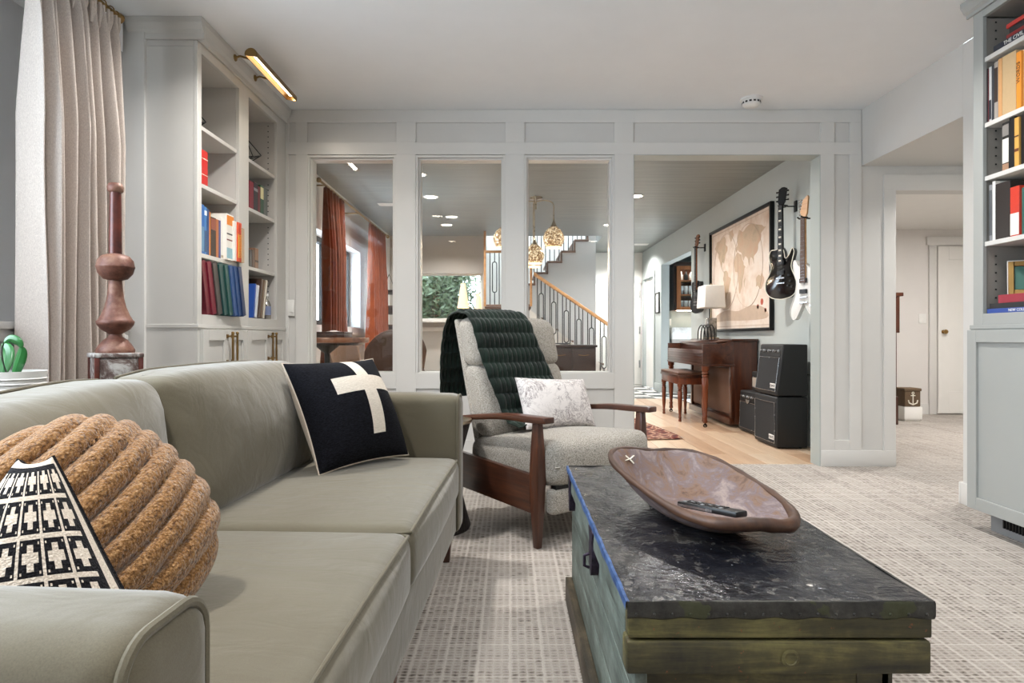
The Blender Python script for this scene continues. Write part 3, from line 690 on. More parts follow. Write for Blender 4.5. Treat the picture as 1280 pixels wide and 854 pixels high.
def switch(name, lab, loc, rotz, w=.072, h=.118, rockers=1):
    s_ = thing(name, lab, 'switch', loc, rotz)
    MB().box(-w/2, w/2, -.006, 0, -h/2, h/2).build('plate', 'white_plastic', s_, .002)
    for k in range(rockers):
        xx = (k-(rockers-1)/2)*.045; MB().box(xx-.016, xx+.016, -.009, -.006, -.034, .034).build('rocker', 'white_plastic', s_, .001)
switch('light_switch', 'white light switch plate beside the left bookcase', (PX(363)+.005, YP, PZ(385)), 0, .05)
switch('light_switch', 'white light switch plate on the hall wall by the door', (4.99, 7.56, 1.16), 0, .085)
switch('light_switch', 'white double switch plate in the bar niche', (2.80, 11.12, 1.20), 0, .13, .12, 2)
# ================================================================== BUILT-IN BOOKCASES
def rebase(root, loc):
    loc = Vector(loc); root.location = loc; done = set()
    def go(o):
        if o.type == 'MESH' and o.data.name not in done:
            o.data.transform(Matrix.Translation(-loc)); done.add(o.data.name)
        elif o.type == 'LIGHT': o.location = Vector(o.location)-loc
        for c in o.children: go(c)
    for c in root.children: go(c)
    return root
def bar_handle(parent, x, y, z0, z1, sx, mat='aged_brass'):
    """vertical bar pull standing off a door; sx = +1/-1 direction out of the door"""
    h = MB().tube([(x+sx*.032, y, z0), (x+sx*.032, y, z1)], .0065, 10)
    h.tube([(x, y, z0+.018), (x+sx*.032, y, z0+.018)], .005, 8); h.tube([(x, y, z1-.018), (x+sx*.032, y, z1-.018)], .005, 8)
    for z in (z0, z1): h.sphere((x+sx*.032, y, z), .0095, 10, 6)
    for z in (z0+.018, z1-.018): h.box(x, x+sx*.004, y-.011, y+.011, z-.011, z+.011)
    return h.build('handle', mat, parent, smooth=True)
def cab_door(parent, X, sx, y0, y1, z0, z1, mat, hy, hz0, hz1):
    fr = .058
    d = MB().box(X, X+sx*.010, y0, y1, z0, z1).build('door', mat, parent)
    for a, b, c_, e in ((y0, y0+fr, z0, z1), (y1-fr, y1, z0, z1), (y0+fr, y1-fr, z0, z0+fr), (y0+fr, y1-fr, z1-fr, z1)):
        MB().box(X+sx*.010, X+sx*.022, a, b, c_, e).build('door_rail', mat, d, .0015, 1)
    bar_handle(d, X+sx*.022, hy, hz0, hz1, sx)
    return d
FX = -1.62
bc = thing('bookcase', 'built-in pale grey bookcase with cornice next to the panelled partition', 'bookcase')
cm, ci = 'cabinet_paint', 'cabinet_inside'
yb = [(3.275, 3.727), (3.864, 4.327)]
MB().box(-1.885, FX-.0205, 3.231, 3.25, 0, 2.4395).build('side_panel', cm, bc)
MB().box(-1.885, FX-.02, 3.725, 3.745, .05, 2.46).build('divider', ci, bc); MB().box(-1.885, FX-.02, 3.846, 3.866, .05, 2.46).build('divider', ci, bc)
MB().box(-1.885, FX-.02, 4.327, 4.345, .05, 2.46).build('side_panel', ci, bc); MB().box(-1.885, FX-.02, 3.255, 3.275, .05, 2.46).build('side_panel', ci, bc)
MB().box(-1.882, -1.872, 3.25, 4.49, .05, 2.46).build('back_panel', ci, bc)
for a, b in ((3.23, 3.275), (3.727, 3.864), (4.327, 4.496)): MB().box(FX-.02, FX, a, b, 1.0, 2.4695).build('face_stile', cm, bc, .0015, 1)
for a, b in yb:
    MB().box(FX-.02, FX, a, b, 2.42, 2.47).build('face_rail', cm, bc, .0015, 1); MB().box(FX-.02, FX, a, b, 1.0, 1.052).build('face_rail', cm, bc, .0015, 1)
    MB().box(-1.872, FX-.02, a, b, 2.42, 2.44).build('top_panel', ci, bc); MB().box(-1.872, FX-.02, a, b, 1.03, 1.052).build('shelf', ci, bc)
    for z in (1.376, 1.745, 2.05): MB().box(-1.872, FX-.012, a+.001, b-.001, z-.022, z).build('shelf', cm, bc, .0015, 1)
    ph = MB()
    for k in range(36):
        z = 1.10+k*.037
        if min(abs(z-s_) for s_ in (1.376, 1.745, 2.05)) < .03: continue
        for xx in (FX-.06,): ph.box(xx-.0035, xx+.0035, b-.0008, b-.0001, z-.0035, z+.0035)
    ph.build('pin_holes', 'black_plastic', bc)['kind'] = 'stuff'
MB().box(-1.885, FX-.0005, 3.2303, 4.496, .10, .98).build('base_cabinet', cm, bc); MB().box(-1.885, FX-.06, 3.26, 4.496, 0, .10).build('plinth', cm, bc)
MB().box(-1.885, FX+.006, 3.226, 4.496, .98, 1.0).build('counter_strip', cm, bc, .002, 1)
for y0, y1, hy in ((3.252, 3.549, 3.522), (3.552, 3.792, 3.580), (3.80, 4.147, 4.118), (4.15, 4.44, 4.178)):
    cab_door(bc, FX, 1, y0, y1, .12, .972, cm, hy, .775, .955)
# cornice: stepped moulding along front and near side
prof = [(0, 2.47), (.012, 2.47), (.012, 2.50), (.026, 2.515), (.040, 2.545), (.040, ZC-.001), (0, ZC-.001)]
MB().prism([(FX+.0005+a, z) for a, z in prof], 'y', 3.2295, 4.497).build('cornice', cm, bc)
MB().prism([(3.2295-a, z) for a, z in prof], 'x', -1.972, FX+.0405).build('cornice', cm, bc)
MB().box(-1.885, FX-.021, 3.2305, 4.496, 2.4405, ZC-.0015).build('top_filler', cm, bc)
rebase(bc, (FX, 3.86, 0))

# brass picture light on two arms
pl = thing('picture_light', 'long brass picture light on two arms above the left bookcase', 'light')
LX, LZ = -1.415, 2.475
sh = MB(); A0, A1 = -.15*PI, 1.05*PI
outer = [(LX+.034*math.cos(A0+(A1-A0)*i/14), LZ+.034*math.sin(A0+(A1-A0)*i/14)) for i in range(15)]
inner = [(LX+.031*math.cos(A0+(A1-A0)*i/14), LZ+.031*math.sin(A0+(A1-A0)*i/14)) for i in range(14, -1, -1)]
sh.prism(outer+inner, 'y', 3.40, 4.04)
sh.build('shade', 'aged_brass', pl, smooth=True)
for y in (3.40, 4.035): MB().prism(outer, 'y', y, y+.005).build('end_cap', 'aged_brass', pl)
MB().box(LX-.007, LX+.007, 3.42, 4.02, LZ+.010, LZ+.016).build('light_strip', 'picture_strip', pl)
for y in (3.58, 3.86):
    MB().tube([(-1.579, y, 2.535), (-1.55, y, 2.545), (-1.50, y, 2.53), (-1.445, y, 2.498)], .006, 8).build('arm', 'aged_brass', pl, smooth=True)
    MB().lathe([(.020, 0), (.018, .006), (.007, .012)], 16).map(lambda v: Vector((-1.58+v.z, y+v.x, 2.535+v.y))).build('wall_cup', 'aged_brass', pl, smooth=True)
lo = area('lamp_light', (LX, 3.72, LZ-.008), 3.2, .60, (1, .90, .76), (0, 0, PI/2), .03, 2.9, parent=pl)
lo.rotation_euler = (0, -.55, 0); lo.data.size = .03; lo.data.size_y = .60
rebase(pl, (LX, 3.72, LZ))

# ------------------------------------------------------------------ books
def book(x, y, z, t_, h, d_, colr, label, group, flip=False, lean=0, extra=None, name='book', spiral=False):
    """spine at local x=0, body towards +x, thickness along y, standing on z; flip for the left case"""
    r = thing(name, label, 'book', (x, y, z), PI if flip else 0, group)
    m = bookcol(colr); c = MB()
    c.box(0, .003, 0, t_, 0, h).box(.003, d_, 0, .0028, 0, h).box(.003, d_, t_-.0028, t_, 0, h)
    c.build('cover', m, r, .0008, 1)
    MB().box(.004, d_-.006, .003, t_-.003, .004, h-.004).build('page_block', 'pages', r)
    for (z0, z1, colr2) in (extra or []):
        MB().box(-.0008, 0, .001, t_-.001, z0*h, z1*h).build('spine_label', bookcol(colr2), r)
    if spiral:
        n = 22
        for k in range(n):
            zz = .012+(h-.024)*k/(n-1); pts = [(.001+.007*math.cos(a), t_*.5, zz+.007*math.sin(a)*.0) for a in (0,)]
            MB().tube([(.004+.010*math.cos(2*PI*q/8), t_*.5+.010*math.sin(2*PI*q/8), zz) for q in range(8)], .0012, 4, closed=True).build('coil', 'cover_c42b2b' if 'cover_c42b2b' in MATS else bookcol('#c42b2b'), r)
    if lean:
        r.rotation_euler = (lean, 0, PI if flip else 0)
        if lean < 0: r.location.z += t_*math.sin(-lean)
    return r
def Lp(px, X): return -X*780/(638-px)
LXb = -1.635
def lrow(items, z, group, X=LXb):
    for (p0, p1, h, colr, label, kw) in items:
        xx = kw.pop('X', X); y0, y1 = Lp(p0, xx), Lp(p1, xx)
        book(xx, y1-.0004, z, (y1-y0)-.0008, h, kw.pop('d', .17), colr, label, group, flip=True, **kw)
G = 'books in the left bookcase'
lrow([(251.6, 259.8, .185, '#c22a26', 'thick red cloth book alone on its shelf, with pale bands', dict(extra=[(.28, .30, '#e9d9c8'), (.74, .76, '#e9d9c8')]))], 1.745, G)
lrow([(251.6, 255.2, .262, '#2a63a8', 'tall blue book with white title box above the leaning albums', dict(extra=[(.05, .55, '#5c87a8')])),
      (255.4, 258.6, .255, '#3f78b5', 'blue paperback with white square emblem on its spine', dict(extra=[(.82, .92, '#e8edf2'), (.05, .5, '#2c4f77')])),
      (258.8, 261.4, .248, '#1f4377', 'narrow navy blue book beside an orange-edged one', {}),
      (261.6, 263.4, .238, '#c77a35', 'thin orange-edged book next to the blue books', {}),
      (263.6, 270.0, .215, '#2a1a16', 'dark book with ornate red top in the upper row', dict(extra=[(.68, .97, '#8e4a3a')])),
      (270.2, 273.4, .213, '#b06a3c', 'copper brown book beside the dark ornate one', {}),
      (273.6, 276.0, .213, '#4a4f86', 'thin violet book beside a wide white one', {}),
      (276.2, 283.2, .236, '#e6e2da', 'wide white book standing left of the sun-printed one', dict(extra=[(.03, .09, '#b8a98e')])),
      (283.4, 292.2, .262, '#ece7de', 'white cookbook with orange sun and blue bowl on its spine', dict(X=-1.615, extra=[(.76, .97, '#e9882a'), (.03, .26, '#8fb9c4'), (.42, .45, '#7c2f24'), (.55, .58, '#222222')])),
      (292.4, 296.8, .232, '#efece5', 'plain white book left of the red coil-bound one', dict(X=-1.605)),
      (297.2, 302.2, .232, '#d9502b', 'red and orange coil-bound cookbook at the end of the row', dict(X=-1.598, d=.15, spiral=True, extra=[(.1, .7, '#e89a2c')])),
      (302.6, 305.6, .205, '#b79a7d', 'tan booklet at the row end beside the coil-bound book', dict(X=-1.592, d=.12))], 1.376, G)
# leaning albums
alb = [('#6d1d2c', 'dark red album leaning first in the row'), ('#7a2234', 'dark red album leaning second, beside the brown album'), ('#4a4340', 'brown-grey album leaning between red and teal ones'),
       ('#1f4a48', 'dark teal album leaning beside the brown one'), ('#27524c', 'green-teal album leaning beside a blue one'), ('#3d5b8c', 'medium blue leaning album'),
       ('#33507f', 'slate blue leaning album between two blue ones'), ('#24385f', 'navy album leaning last in the row')]
y = 3.346; lean = .235
for k, (c_, lb) in enumerate(alb):
    tk = (.044, .044, .050, .048, .042, .034, .034, .040)[k]
    book(-1.625+.060*k/7, y+tk*math.cos(lean)+.0005, 1.0525, tk, .288, .20, c_, lb, 'leaning albums in the left bookcase', flip=True, lean=-lean, name='album')
    y += tk/math.cos(lean)+.001
# far bay
lrow([(311.8, 317.0, .172, '#7d1f33', 'dark red cloth book in the far bay upper row', {}), (317.2, 322.4, .178, '#2a2a33', 'black book with grey lettering in the far bay', dict(extra=[(.7, .8, '#8c8c92')])),
      (322.6, 325.4, .168, '#6a2430', 'narrow maroon book in the far bay', {}), (325.6, 329.4, .185, '#1f4a36', 'green book with cream label in the far bay', dict(extra=[(.52, .93, '#d8cf9f')])),
      (329.6, 334.4, .186, '#5a5f5c', 'grey book at the end of the far bay row', {})], 1.745, G)
lrow([(311.8, 315.0, .105, '#3b4046', 'short charcoal book beside other small ones', {}), (315.2, 318.6, .112, '#4f3a32', 'short brown book between small books', {}), (318.8, 323.0, .128, '#8b6a55', 'small tan leather book at its row end', dict(extra=[(.3, .4, '#3a2418')]))], 1.376, G)
for k, (yy, tk, h, c_, lb, an) in enumerate([(3.905, .018, .22, '#2950a0', 'bright blue leaning magazine in the lower far bay', .16), (3.945, .020, .215, '#d7d9df', 'white leaning binder beside the bright blue magazine', .20),
        (3.995, .030, .262, '#4b362c', 'dark brown leaning album in the lower far bay', .22), (4.035, .022, .258, '#77624f', 'tan brown leaning album in the lower far bay', .22), (4.068, .020, .262, '#d3cbbd', 'cream leaning folder in the lower far bay', .22)]):
    book(-1.632, yy+.072, 1.0555, tk, h, .18, c_, lb, 'leaning books in the far bay', flip=True, lean=an)
bt = thing('bottle', 'small clear bottle with patterned label in the lower far bay', 'bottle', (-1.665, 4.262, 1.053))
MB().lathe([(.026, 0), (.028, .006), (.028, .10), (.020, .122), (.010, .135), (.010, .16)], 18).build('body', 'mercury_glass', bt, smooth=True); MB().lathe([(.0115, .158), (.0115, .175)], 14).build('cap', 'white_plastic', bt)
MB().lathe([(.0285, .03), (.0285, .09)], 18, cap=False).build('label_band', bookcol('#7a86a8'), bt, smooth=True)
# geometric glass terrariums with black wire edges
def terrarium(loc, s, label):
    r = thing('glass_terrarium', label, 'ornament', loc)
    P_ = [Vector(p)*s for p in ((-.5, -.35, .12), (.5, -.35, .12), (.62, .15, .30), (.0, .5, .12), (-.62, .15, .30), (0, -.1, 0), (0, .05, 1.05))]
    Fs = [(0, 1, 5), (1, 2, 5), (2, 3, 5), (3, 4, 5), (4, 0, 5), (0, 1, 6), (1, 2, 6), (2, 3, 6), (3, 4, 6), (4, 0, 6)]
    es = {tuple(sorted((f[i], f[(i+1) % 3]))) for f in Fs for i in range(3)}
    mb = MB()
    for a, b in es: mb.tube([P_[a], P_[b]], .0028, 6)
    mb.build('wire_frame', 'black_iron', r); MB().add(P_, Fs).build('glass_faces', 'clear_glass', r)
terrarium((-1.72, 3.34, 2.0505), .13, 'pointed glass terrarium with black wire edges in the near bay')
terrarium((-1.70, 3.985, 2.0505), .16, 'glass terrarium with grey wire edges in the far bay')

# ------------------------------------------------------------------ right bookcase
RX = 2.262; RL = 2.250
rb = thing('bookcase', 'built-in grey bookcase with brass door pull and toe kick on the right wall', 'bookcase')
cm, ci = 'right_cabinet_shaded', 'right_cabinet_inside_shaded'
bays = [(2.05, 2.988), (1.05, 1.985)]
MB().box(RX+.0205, 2.62, 3.028, 3.048, 0.9905, 2.4995).build('side_panel', cm, rb); MB().box(RX+.02, 2.61, 2.99, 3.012, .99, 2.46).build('side_panel', ci, rb)
MB().box(2.60, 2.61, 1.0, 3.0, .99, 2.46).build('back_panel', ci, rb); MB().box(RX+.02, 2.60, 1.99, 2.045, .99, 2.46).build('divider', ci, rb); MB().box(RX+.02, 2.60, 1.0, 1.045, .99, 2.46).build('side_panel', ci, rb)
for a, b in ((2.988, 3.05), (1.985, 2.05), (.99, 1.05)): MB().box(RX, RX+.02, a, b, .99, 2.50).build('face_stile', cm, rb, .0015, 1)
for a, b in bays:
    MB().box(RX, RX+.02, a, b, 2.466, 2.50).build('face_rail', cm, rb, .0015, 1); MB().box(RX, RX+.02, a, b, .99, 1.044).build('face_rail', cm, rb, .0015, 1)
    MB().box(RX+.02, 2.60, a, b, 2.466, 2.48).build('top_panel', ci, rb); MB().box(RX+.02, 2.60, a, b, 1.024, 1.044).build('shelf', ci, rb)
    for z in (1.388, 1.70, 1.955, 2.27): MB().box(RX+.008, 2.60, a+.001, b-.001, z-.022, z).build('shelf', 'wall_paint', rb, .0015, 1)
    ph = MB()
    for k in range(36):
        z = 1.08+k*.040
        if min(abs(z-s_) for s_ in (1.388, 1.70, 1.955, 2.27)) > .03: ph.box(RX+.060, RX+.067, b-.0006, b-.0001+.0021, z-.0035, z+.0035)
    ph.build('pin_holes', 'black_plastic', rb)['kind'] = 'stuff'
MB().box(RX+.001, 2.62, .99, 3.047, 2.5005, ZC-.0015).build('top_filler', cm, rb)
prof = [(0, 2.50), (.010, 2.50), (.010, 2.515), (.024, 2.525), (.040, 2.55), (.040, ZC-.001), (0, ZC-.001)]
MB().prism([(RX-a, z) for a, z in prof], 'y', .99, 3.048+.035).build('cornice', cm, rb)
MB().box(RL+.0005, 2.62, .99, 3.05, .10, .9695).build('base_cabinet', cm, rb); MB().box(RL-.004, 2.62, .985, 3.054, .97, .99).build('counter_strip', cm, rb, .002, 1)
tk = MB().box(RL+.068, 2.62, .99, 3.01, 0, .10).build('plinth', 'grey_plastic', rb)
gr = MB()
for k in range(26): gr.box(RL+.060, RL+.068, 2.92-k*.018, 2.928-k*.018, .035, .08)
gr.build('vent_grille', 'black_iron', tk)
for y0, y1, hy in ((2.535, 3.046, 2.585), (2.03, 2.525, 2.48), (1.52, 2.02, 1.57), (1.0, 1.51, 1.46)):
    cab_door(rb, RL, -1, y0, y1, .105, .965, cm, hy, .70, .93)
rebase(rb, (RX, 2.0, 0))

RXb = 2.282
def Rp(px, X=RXb): return X*780/(px-638)
def rrow(items, z, group):
    for (p0, p1, h, colr, label, kw) in items:      # p0 far end, p1 near end
        xx = kw.pop('X', RXb); y1, y0 = Rp(p0, xx), Rp(p1, xx)
        kw.setdefault('d_', .2); d_ = kw.pop('d_')
        b_ = book(xx, y0+.0004, z, (y1-y0)-.0008, h, d_, colr, label, group, **kw)
        ITEMS[label] = b_
ITEMS = {}
G = 'books in the right bookcase'
rrow([(1231.2, 1234.6, .262, '#17171b', 'black book standing first against the bookcase side', {}), (1234.8, 1236.0, .258, '#5f1f22', 'thin dark red book between black and white ones', {}), (1236.2, 1239.4, .262, '#c9c8c6', 'white spined book in the upper row', dict(extra=[(.05, .4, '#33343a')])),
      (1239.6, 1242.4, .262, '#3c3d42', 'charcoal book in the upper row', {}), (1242.6, 1247.4, .27, '#a79f97', 'grey book with dark spine title in the upper row', dict(extra=[(.3, .9, '#3b302b')])), (1247.6, 1252.6, .275, '#d3a06a', 'tan spined book beside the large poetry volume', {}),
      (1252.8, 1270.0, .275, '#c8aa80', 'large tan volume lettered POETRY on its front', dict(d_=.175)), (1270.2, 1276.4, .252, '#e8932f', 'orange book with dark lettering in the upper row', dict(X=2.270)), (1276.6, 1286.0, .258, '#d9c3a0', 'cream book at the edge of the upper row', {})], 1.955, G)
pb = ITEMS['large tan volume lettered POETRY on its front']
text_part('POETRY', .042, 'ebony', pb, basis((.088, -.0008, .228), (1, 0, 0), (0, -1, 0)))
text_part('COLLECTED', .014, 'ebony', pb, basis((.088, -.0008, .028), (1, 0, 0), (0, -1, 0)))
ob = ITEMS['orange book with dark lettering in the upper row']
text_part('WORDS', .026, 'leather_brown', ob, basis((-.001, .014, .16), (0, 0, 1), (-1, 0, 0)))
rrow([(1252.8, 1261.2, .222, '#24211f', 'black book with portrait and white label, first in its row', dict(extra=[(.16, .66, '#e6e2da'), (.0, .14, '#a98368'), (.72, .95, '#8a8580')])), (1261.4, 1267.6, .235, '#141416', 'black book lettered M beside the portrait book', {}),
      (1267.8, 1273.6, .218, '#d6a552', 'gold yellow book in the middle row', dict(X=2.272, extra=[(.3, .36, '#6b3a1c'), (.6, .63, '#4a2a14')])), (1273.8, 1284.0, .225, '#1b1a1c', 'black book next to the gold yellow one', {})], 1.70, G)
text_part('M', .05, 'grey_plastic', ITEMS['black book lettered M beside the portrait book'], basis((.075, -.0008, .19), (1, 0, 0), (0, -1, 0)))
rrow([(1236.4, 1240.2, .268, '#8f9092', 'grey spined book beside a thin white one', dict(extra=[(.1, .9, '#5d5f62')])), (1240.4, 1244.0, .28, '#e9e7e2', 'thin white spined book left of the picture-covered book', {}), (1244.2, 1262.4, .262, '#2b2422', 'large dark book with a painted cover', dict(d_=.19)),
      (1262.6, 1274.0, .222, '#cf3a26', 'red and orange book with white label', dict(X=2.270, extra=[(.02, .46, '#ece6dc')])), (1274.2, 1286.0, .21, '#3d6a62', 'teal book at the edge of the lower row', {})], 1.388, G)
db = ITEMS['large dark book with a painted cover']
MB().prism(spline([(.03, .06), (.07, .05), (.12, .09), (.16, .14), (.12, .17), (.06, .13)], 4), 'y', -.0008, 0).build('cover_picture', 'leather_tan', db)
# flat stacks
def flatbook(x, y, z, d_, L, t_, colr, label, group, txt=None, tm='white_plastic', rz=0):
    r = thing('book', label, 'book', (x, y, z), rz, group)
    c = MB().box(0, .003, 0, L, 0, t_).box(.003, d_, 0, L, 0, .003).box(.003, d_, 0, L, t_-.003, t_); c.build('cover', bookcol(colr), r, .0008, 1)
    MB().box(.004, d_-.005, .005, L-.005, .003, t_-.003).build('page_block', 'pages', r)
    if txt: text_part(txt, t_*.85, tm, r, basis((-.0008, L*.5, t_*.5), (0, -1, 0), (-1, 0, 0)))
G2 = 'books lying flat in the right bookcase'
flatbook(2.276, 2.64, 2.2705, .19, .30, .030, '#2a2f3c', 'dark book lettered THE CIVIL WAR lying at the stack bottom', G2, 'THE CIVIL WAR')
flatbook(2.284, 2.62, 2.301, .18, .255, .020, '#8d2222', 'dark red book lying second in the top stack', G2)
flatbook(2.290, 2.615, 2.3215, .17, .25, .030, '#26262b', 'black book lying third in the top stack', G2)
flatbook(2.284, 2.60, 2.352, .18, .275, .018, '#c43a34', 'red book lying on top of the top stack', G2)
flatbook(2.272, 2.52, 1.0445, .22, .455, .021, '#2c4c9a', 'blue lettered book at the bottom of the lowest stack', G2, 'NEW COLLECTED VERSE')
flatbook(2.276, 2.52, 1.066, .21, .445, .024, '#1c1d22', 'black lettered book lying under the cream-paged one', G2, 'SHE')
flatbook(2.282, 2.52, 1.0905, .20, .40, .038, '#9d2a3c', 'crimson book with cream pages on top of the lowest stack', G2)
pf_ = thing('framed_picture', 'small gilt picture frame leaning on the stacked books', 'picture', (2.318, 2.905, 1.130), math.radians(-36))
def frm(x0, x1, y0, y1, z0, z1, nm, m): return MB().box(x0, x1, y0, y1, z0, z1).map(lambda v: Vector((v.x, v.y+v.z*.14, v.z))).build(nm, m, pf_, .002, 1)
for a in ((0, .022, 0, .02, 0, .155), (.178, .20, 0, .02, 0, .155), (.022, .178, 0, .02, 0, .022), (.022, .178, 0, .02, .133, .155)): frm(*a, 'frame_bar', 'brass')
for a in ((-.003, 0, .0, .022, -.0, .158), (.20, .203, 0, .022, 0, .158), (-.003, .203, 0, .022, .155, .159)): frm(*a, 'frame_edge', 'white_plastic')
frm(.022, .178, .010, .016, .022, .133, 'picture', bookcol('#3f6f62'))
frm(.07, .10, .0075, .0095, .045, .10, 'picture_figure', bookcol('#8a5a6a'))
# ================================================================== SOFA
SL = 2.20
sofa = thing('sofa', 'olive grey two-cushion fabric sofa with wooden legs in front of the window wall', 'sofa', (-.278, .46, 0), math.radians(-2.3))
sf = 'sofa_fabric'
def at_(mb, x, y, z): return mb.map(lambda v: v+Vector((x, y, z)))
AT = .145                                                    # arm thickness
# base rail, arms, back frame
at_(softbox(.42, (SL-.02)/2, .075, .012), -.445, SL/2, .215).build('base', sf, sofa, smooth=True, weld=True)
def arm(y0, y1):
    a = at_(softbox(.452, (y1-y0)/2, .283, .040, (0, 0, .008)), -.46, (y0+y1)/2, .413)
    a.map(lambda v: Vector((v.x, v.y, v.z-max(0, -v.x-.35)*.0)))
    return a.build('arm', sf, sofa, smooth=True, weld=True)
a1 = arm(0, AT); a2 = arm(SL-AT, SL)
bk = at_(softbox(.075, (SL-2*AT)/2+.05, .325, .035), -.835, SL/2, .465)
bk.map(lambda v: Vector((v.x-(v.z-.2)*.10, v.y, v.z))).build('back_frame', sf, sofa, smooth=True, weld=True)
for y0, y1 in ((0, AT), (SL-AT, SL)):                        # piping round the arm front, stitching on the top
    a = a1 if y0 == 0 else a2
    e = .011; R_ = .036; zt_ = .702-e
    pts = [(-.019, y0+e, .15+.06*q) for q in range(9)]
    pts += [(-.019, y0+e+R_-R_*math.cos(t_), zt_-R_+R_*math.sin(t_)) for t_ in [PI/2*i/6 for i in range(7)]]
    pts += [(-.019, y1-e-R_+R_*math.sin(t_), zt_-R_+R_*math.cos(t_)) for t_ in [PI/2*i/6 for i in range(7)]]
    pts += [(-.019, y1-e, .63-.06*q) for q in range(9)]
    MB().tube(pts, .0050, 8).build('piping', 'sofa_piping', a, smooth=True)
st = MB()
for k in range(90): st.tube([(-.03-k*.0098, -.0008, .664), (-.036-k*.0098, -.0008, .664)], .0013, 5)
st.build('stitching', 'stitch_thread', a1)['kind'] = 'stuff'
# seat cushions
CY = (SL-2*AT)/2
for k in (0, 1):
    yc = AT+CY*(k+.5)
    c = at_(softbox(.335, CY/2-.003, .083, .038, (.018, .004, .020)), -.345, yc, .367).build('seat_cushion', sf, sofa, smooth=True, weld=True)
    e = CY/2-.018
    pp = [(-.018, yc+e*q/8, .438+.006*(1-(q/8)**2)) for q in range(-8, 9)]
    MB().tube([(-.06, yc-e-.012, .436)]+pp+[(-.06, yc+e+.012, .436)], .0045, 8).build('piping', 'sofa_piping', c, smooth=True)
# loose back cushions, reclined and puffed
for k in (0, 1):
    yc = AT+CY*(k+.5)
    mb = softbox(.090, CY/2-.004, .198, .040, (.050, .004, .008), 9)
    def shape(v, k=k):
        z = v.z; x = v.x-.16*(z+.2)-.10*max(0, z-.12)
        x -= .018*math.exp(-((abs(v.y)-CY/2+.02)/.05)**2)*(1 if v.x > 0 else 0)
        z -= .012*math.exp(-((abs(v.y)-CY/2)/.09)**2)*(1 if z > 0 else 0)+(.075*max(0, .5-v.y/CY)*max(0, v.z/.2) if k == 0 else 0)
        w = .006*math.sin(34*v.z+9*v.y+2*k)*math.exp(-((v.z+.12)/.10)**2)*math.exp(-((abs(v.y)-CY/2+.08)/.12)**2)
        w += .005*math.sin(26*v.y+22*v.z+k)*math.exp(-((v.z-.15)/.07)**2)
        return Vector((x+w, v.y, z))
    mb.map(shape); at_(mb, -.655, yc, .640)
    c = mb.build('back_cushion', sf, sofa, smooth=True, weld=True)
    pp = []
    for q in range(-9, 10):
        v = shape(Vector((-.070, q/9*(CY/2-.03), .196+.007*(1-(q/9)**2)))); pp.append((v.x-.655, v.y+yc, v.z+.640))
    MB().tube(pp, .0042, 8).build('piping', 'sofa_piping', c, smooth=True)
for x, y in ((-.075, .10), (-.075, SL/2), (-.075, SL-.07), (-.80, .10), (-.80, SL-.10)):
    MB().taper(x, y, 0, .142, .016, .016, .026, .026, 0, 0).build('leg', 'walnut', sofa, .003)

# ------------------------------------------------------------------ throw pillows
def pil(u, v, w, h, t_, pinch=.07, q=.5):
    x = w/2*u*(1-pinch*(1-v*v)); y = h/2*v*(1-pinch*(1-u*u))
    z = t_/2*(max(0, (1-u*u))*max(0, (1-v*v)))**q
    return x, y, z
def pillow(name, label, mtx, w, h, t_, front, back, n=34, q=.42, pinch=.07, seam=None, sag=0, taper=0):
    r = thing(name, label, 'pillow', mat=mtx)
    def tp(x, y):
        k = min(1.0, 1-taper*(y/h+.5)) if taper else 1.0
        return x*k
    def gr(sgn, nm, m):
        uvs = []
        def f(a, b):
            u, v = math.sin((a-.5)*PI), math.sin((b-.5)*PI); x, y, z = pil(u, v, w, h, t_, pinch, q); uvs.append((w/2*u+.5, h/2*v+.5))
            return (tp(x, y), y, sgn*z+sag*math.sin(3*u+2*v)*z*6)
        o = MB().grid(f, n, n).build(nm, m, r, smooth=True)
        lay = o.data.uv_layers.new(name='flat')
        for lp in o.data.loops: lay.data[lp.index].uv = uvs[lp.vertex_index]
    gr(1, 'front_panel', front); gr(-1, 'back_panel', back)
    pts = []
    for s_ in range(4):
        for k in range(10):
            a = k/10*2-1; u, v = [(a, -1), (1, a), (-a, 1), (-1, -a)][s_]; x, y, z = pil(u, v, w, h, t_, pinch, q); pts.append((tp(x, y), y, 0))
    MB().tube(pts, .0035, 6, closed=True).build('seam', seam or back, r, smooth=True)
    return r
pillow('throw_pillow', 'black woven throw pillow with a large cream cross leaning in the sofa corner',
       basis((-.602, 2.318, .655), (.59, .80, .02), (.72, -.52, .48)), .42, .42, .23, 'black_cross_weave', 'beige_linen', seam='beige_linen', sag=.01, q=.5)
pillow('throw_pillow', 'black and cream knitted pillow with small crosses behind the near sofa arm',
       basis((-.618, .80, .602), (.80, .45, .02), (.42, -.78, .46)), .37, .36, .17, 'knit_pattern', 'knit_pattern', seam='knit_pattern', q=.40, taper=.90)
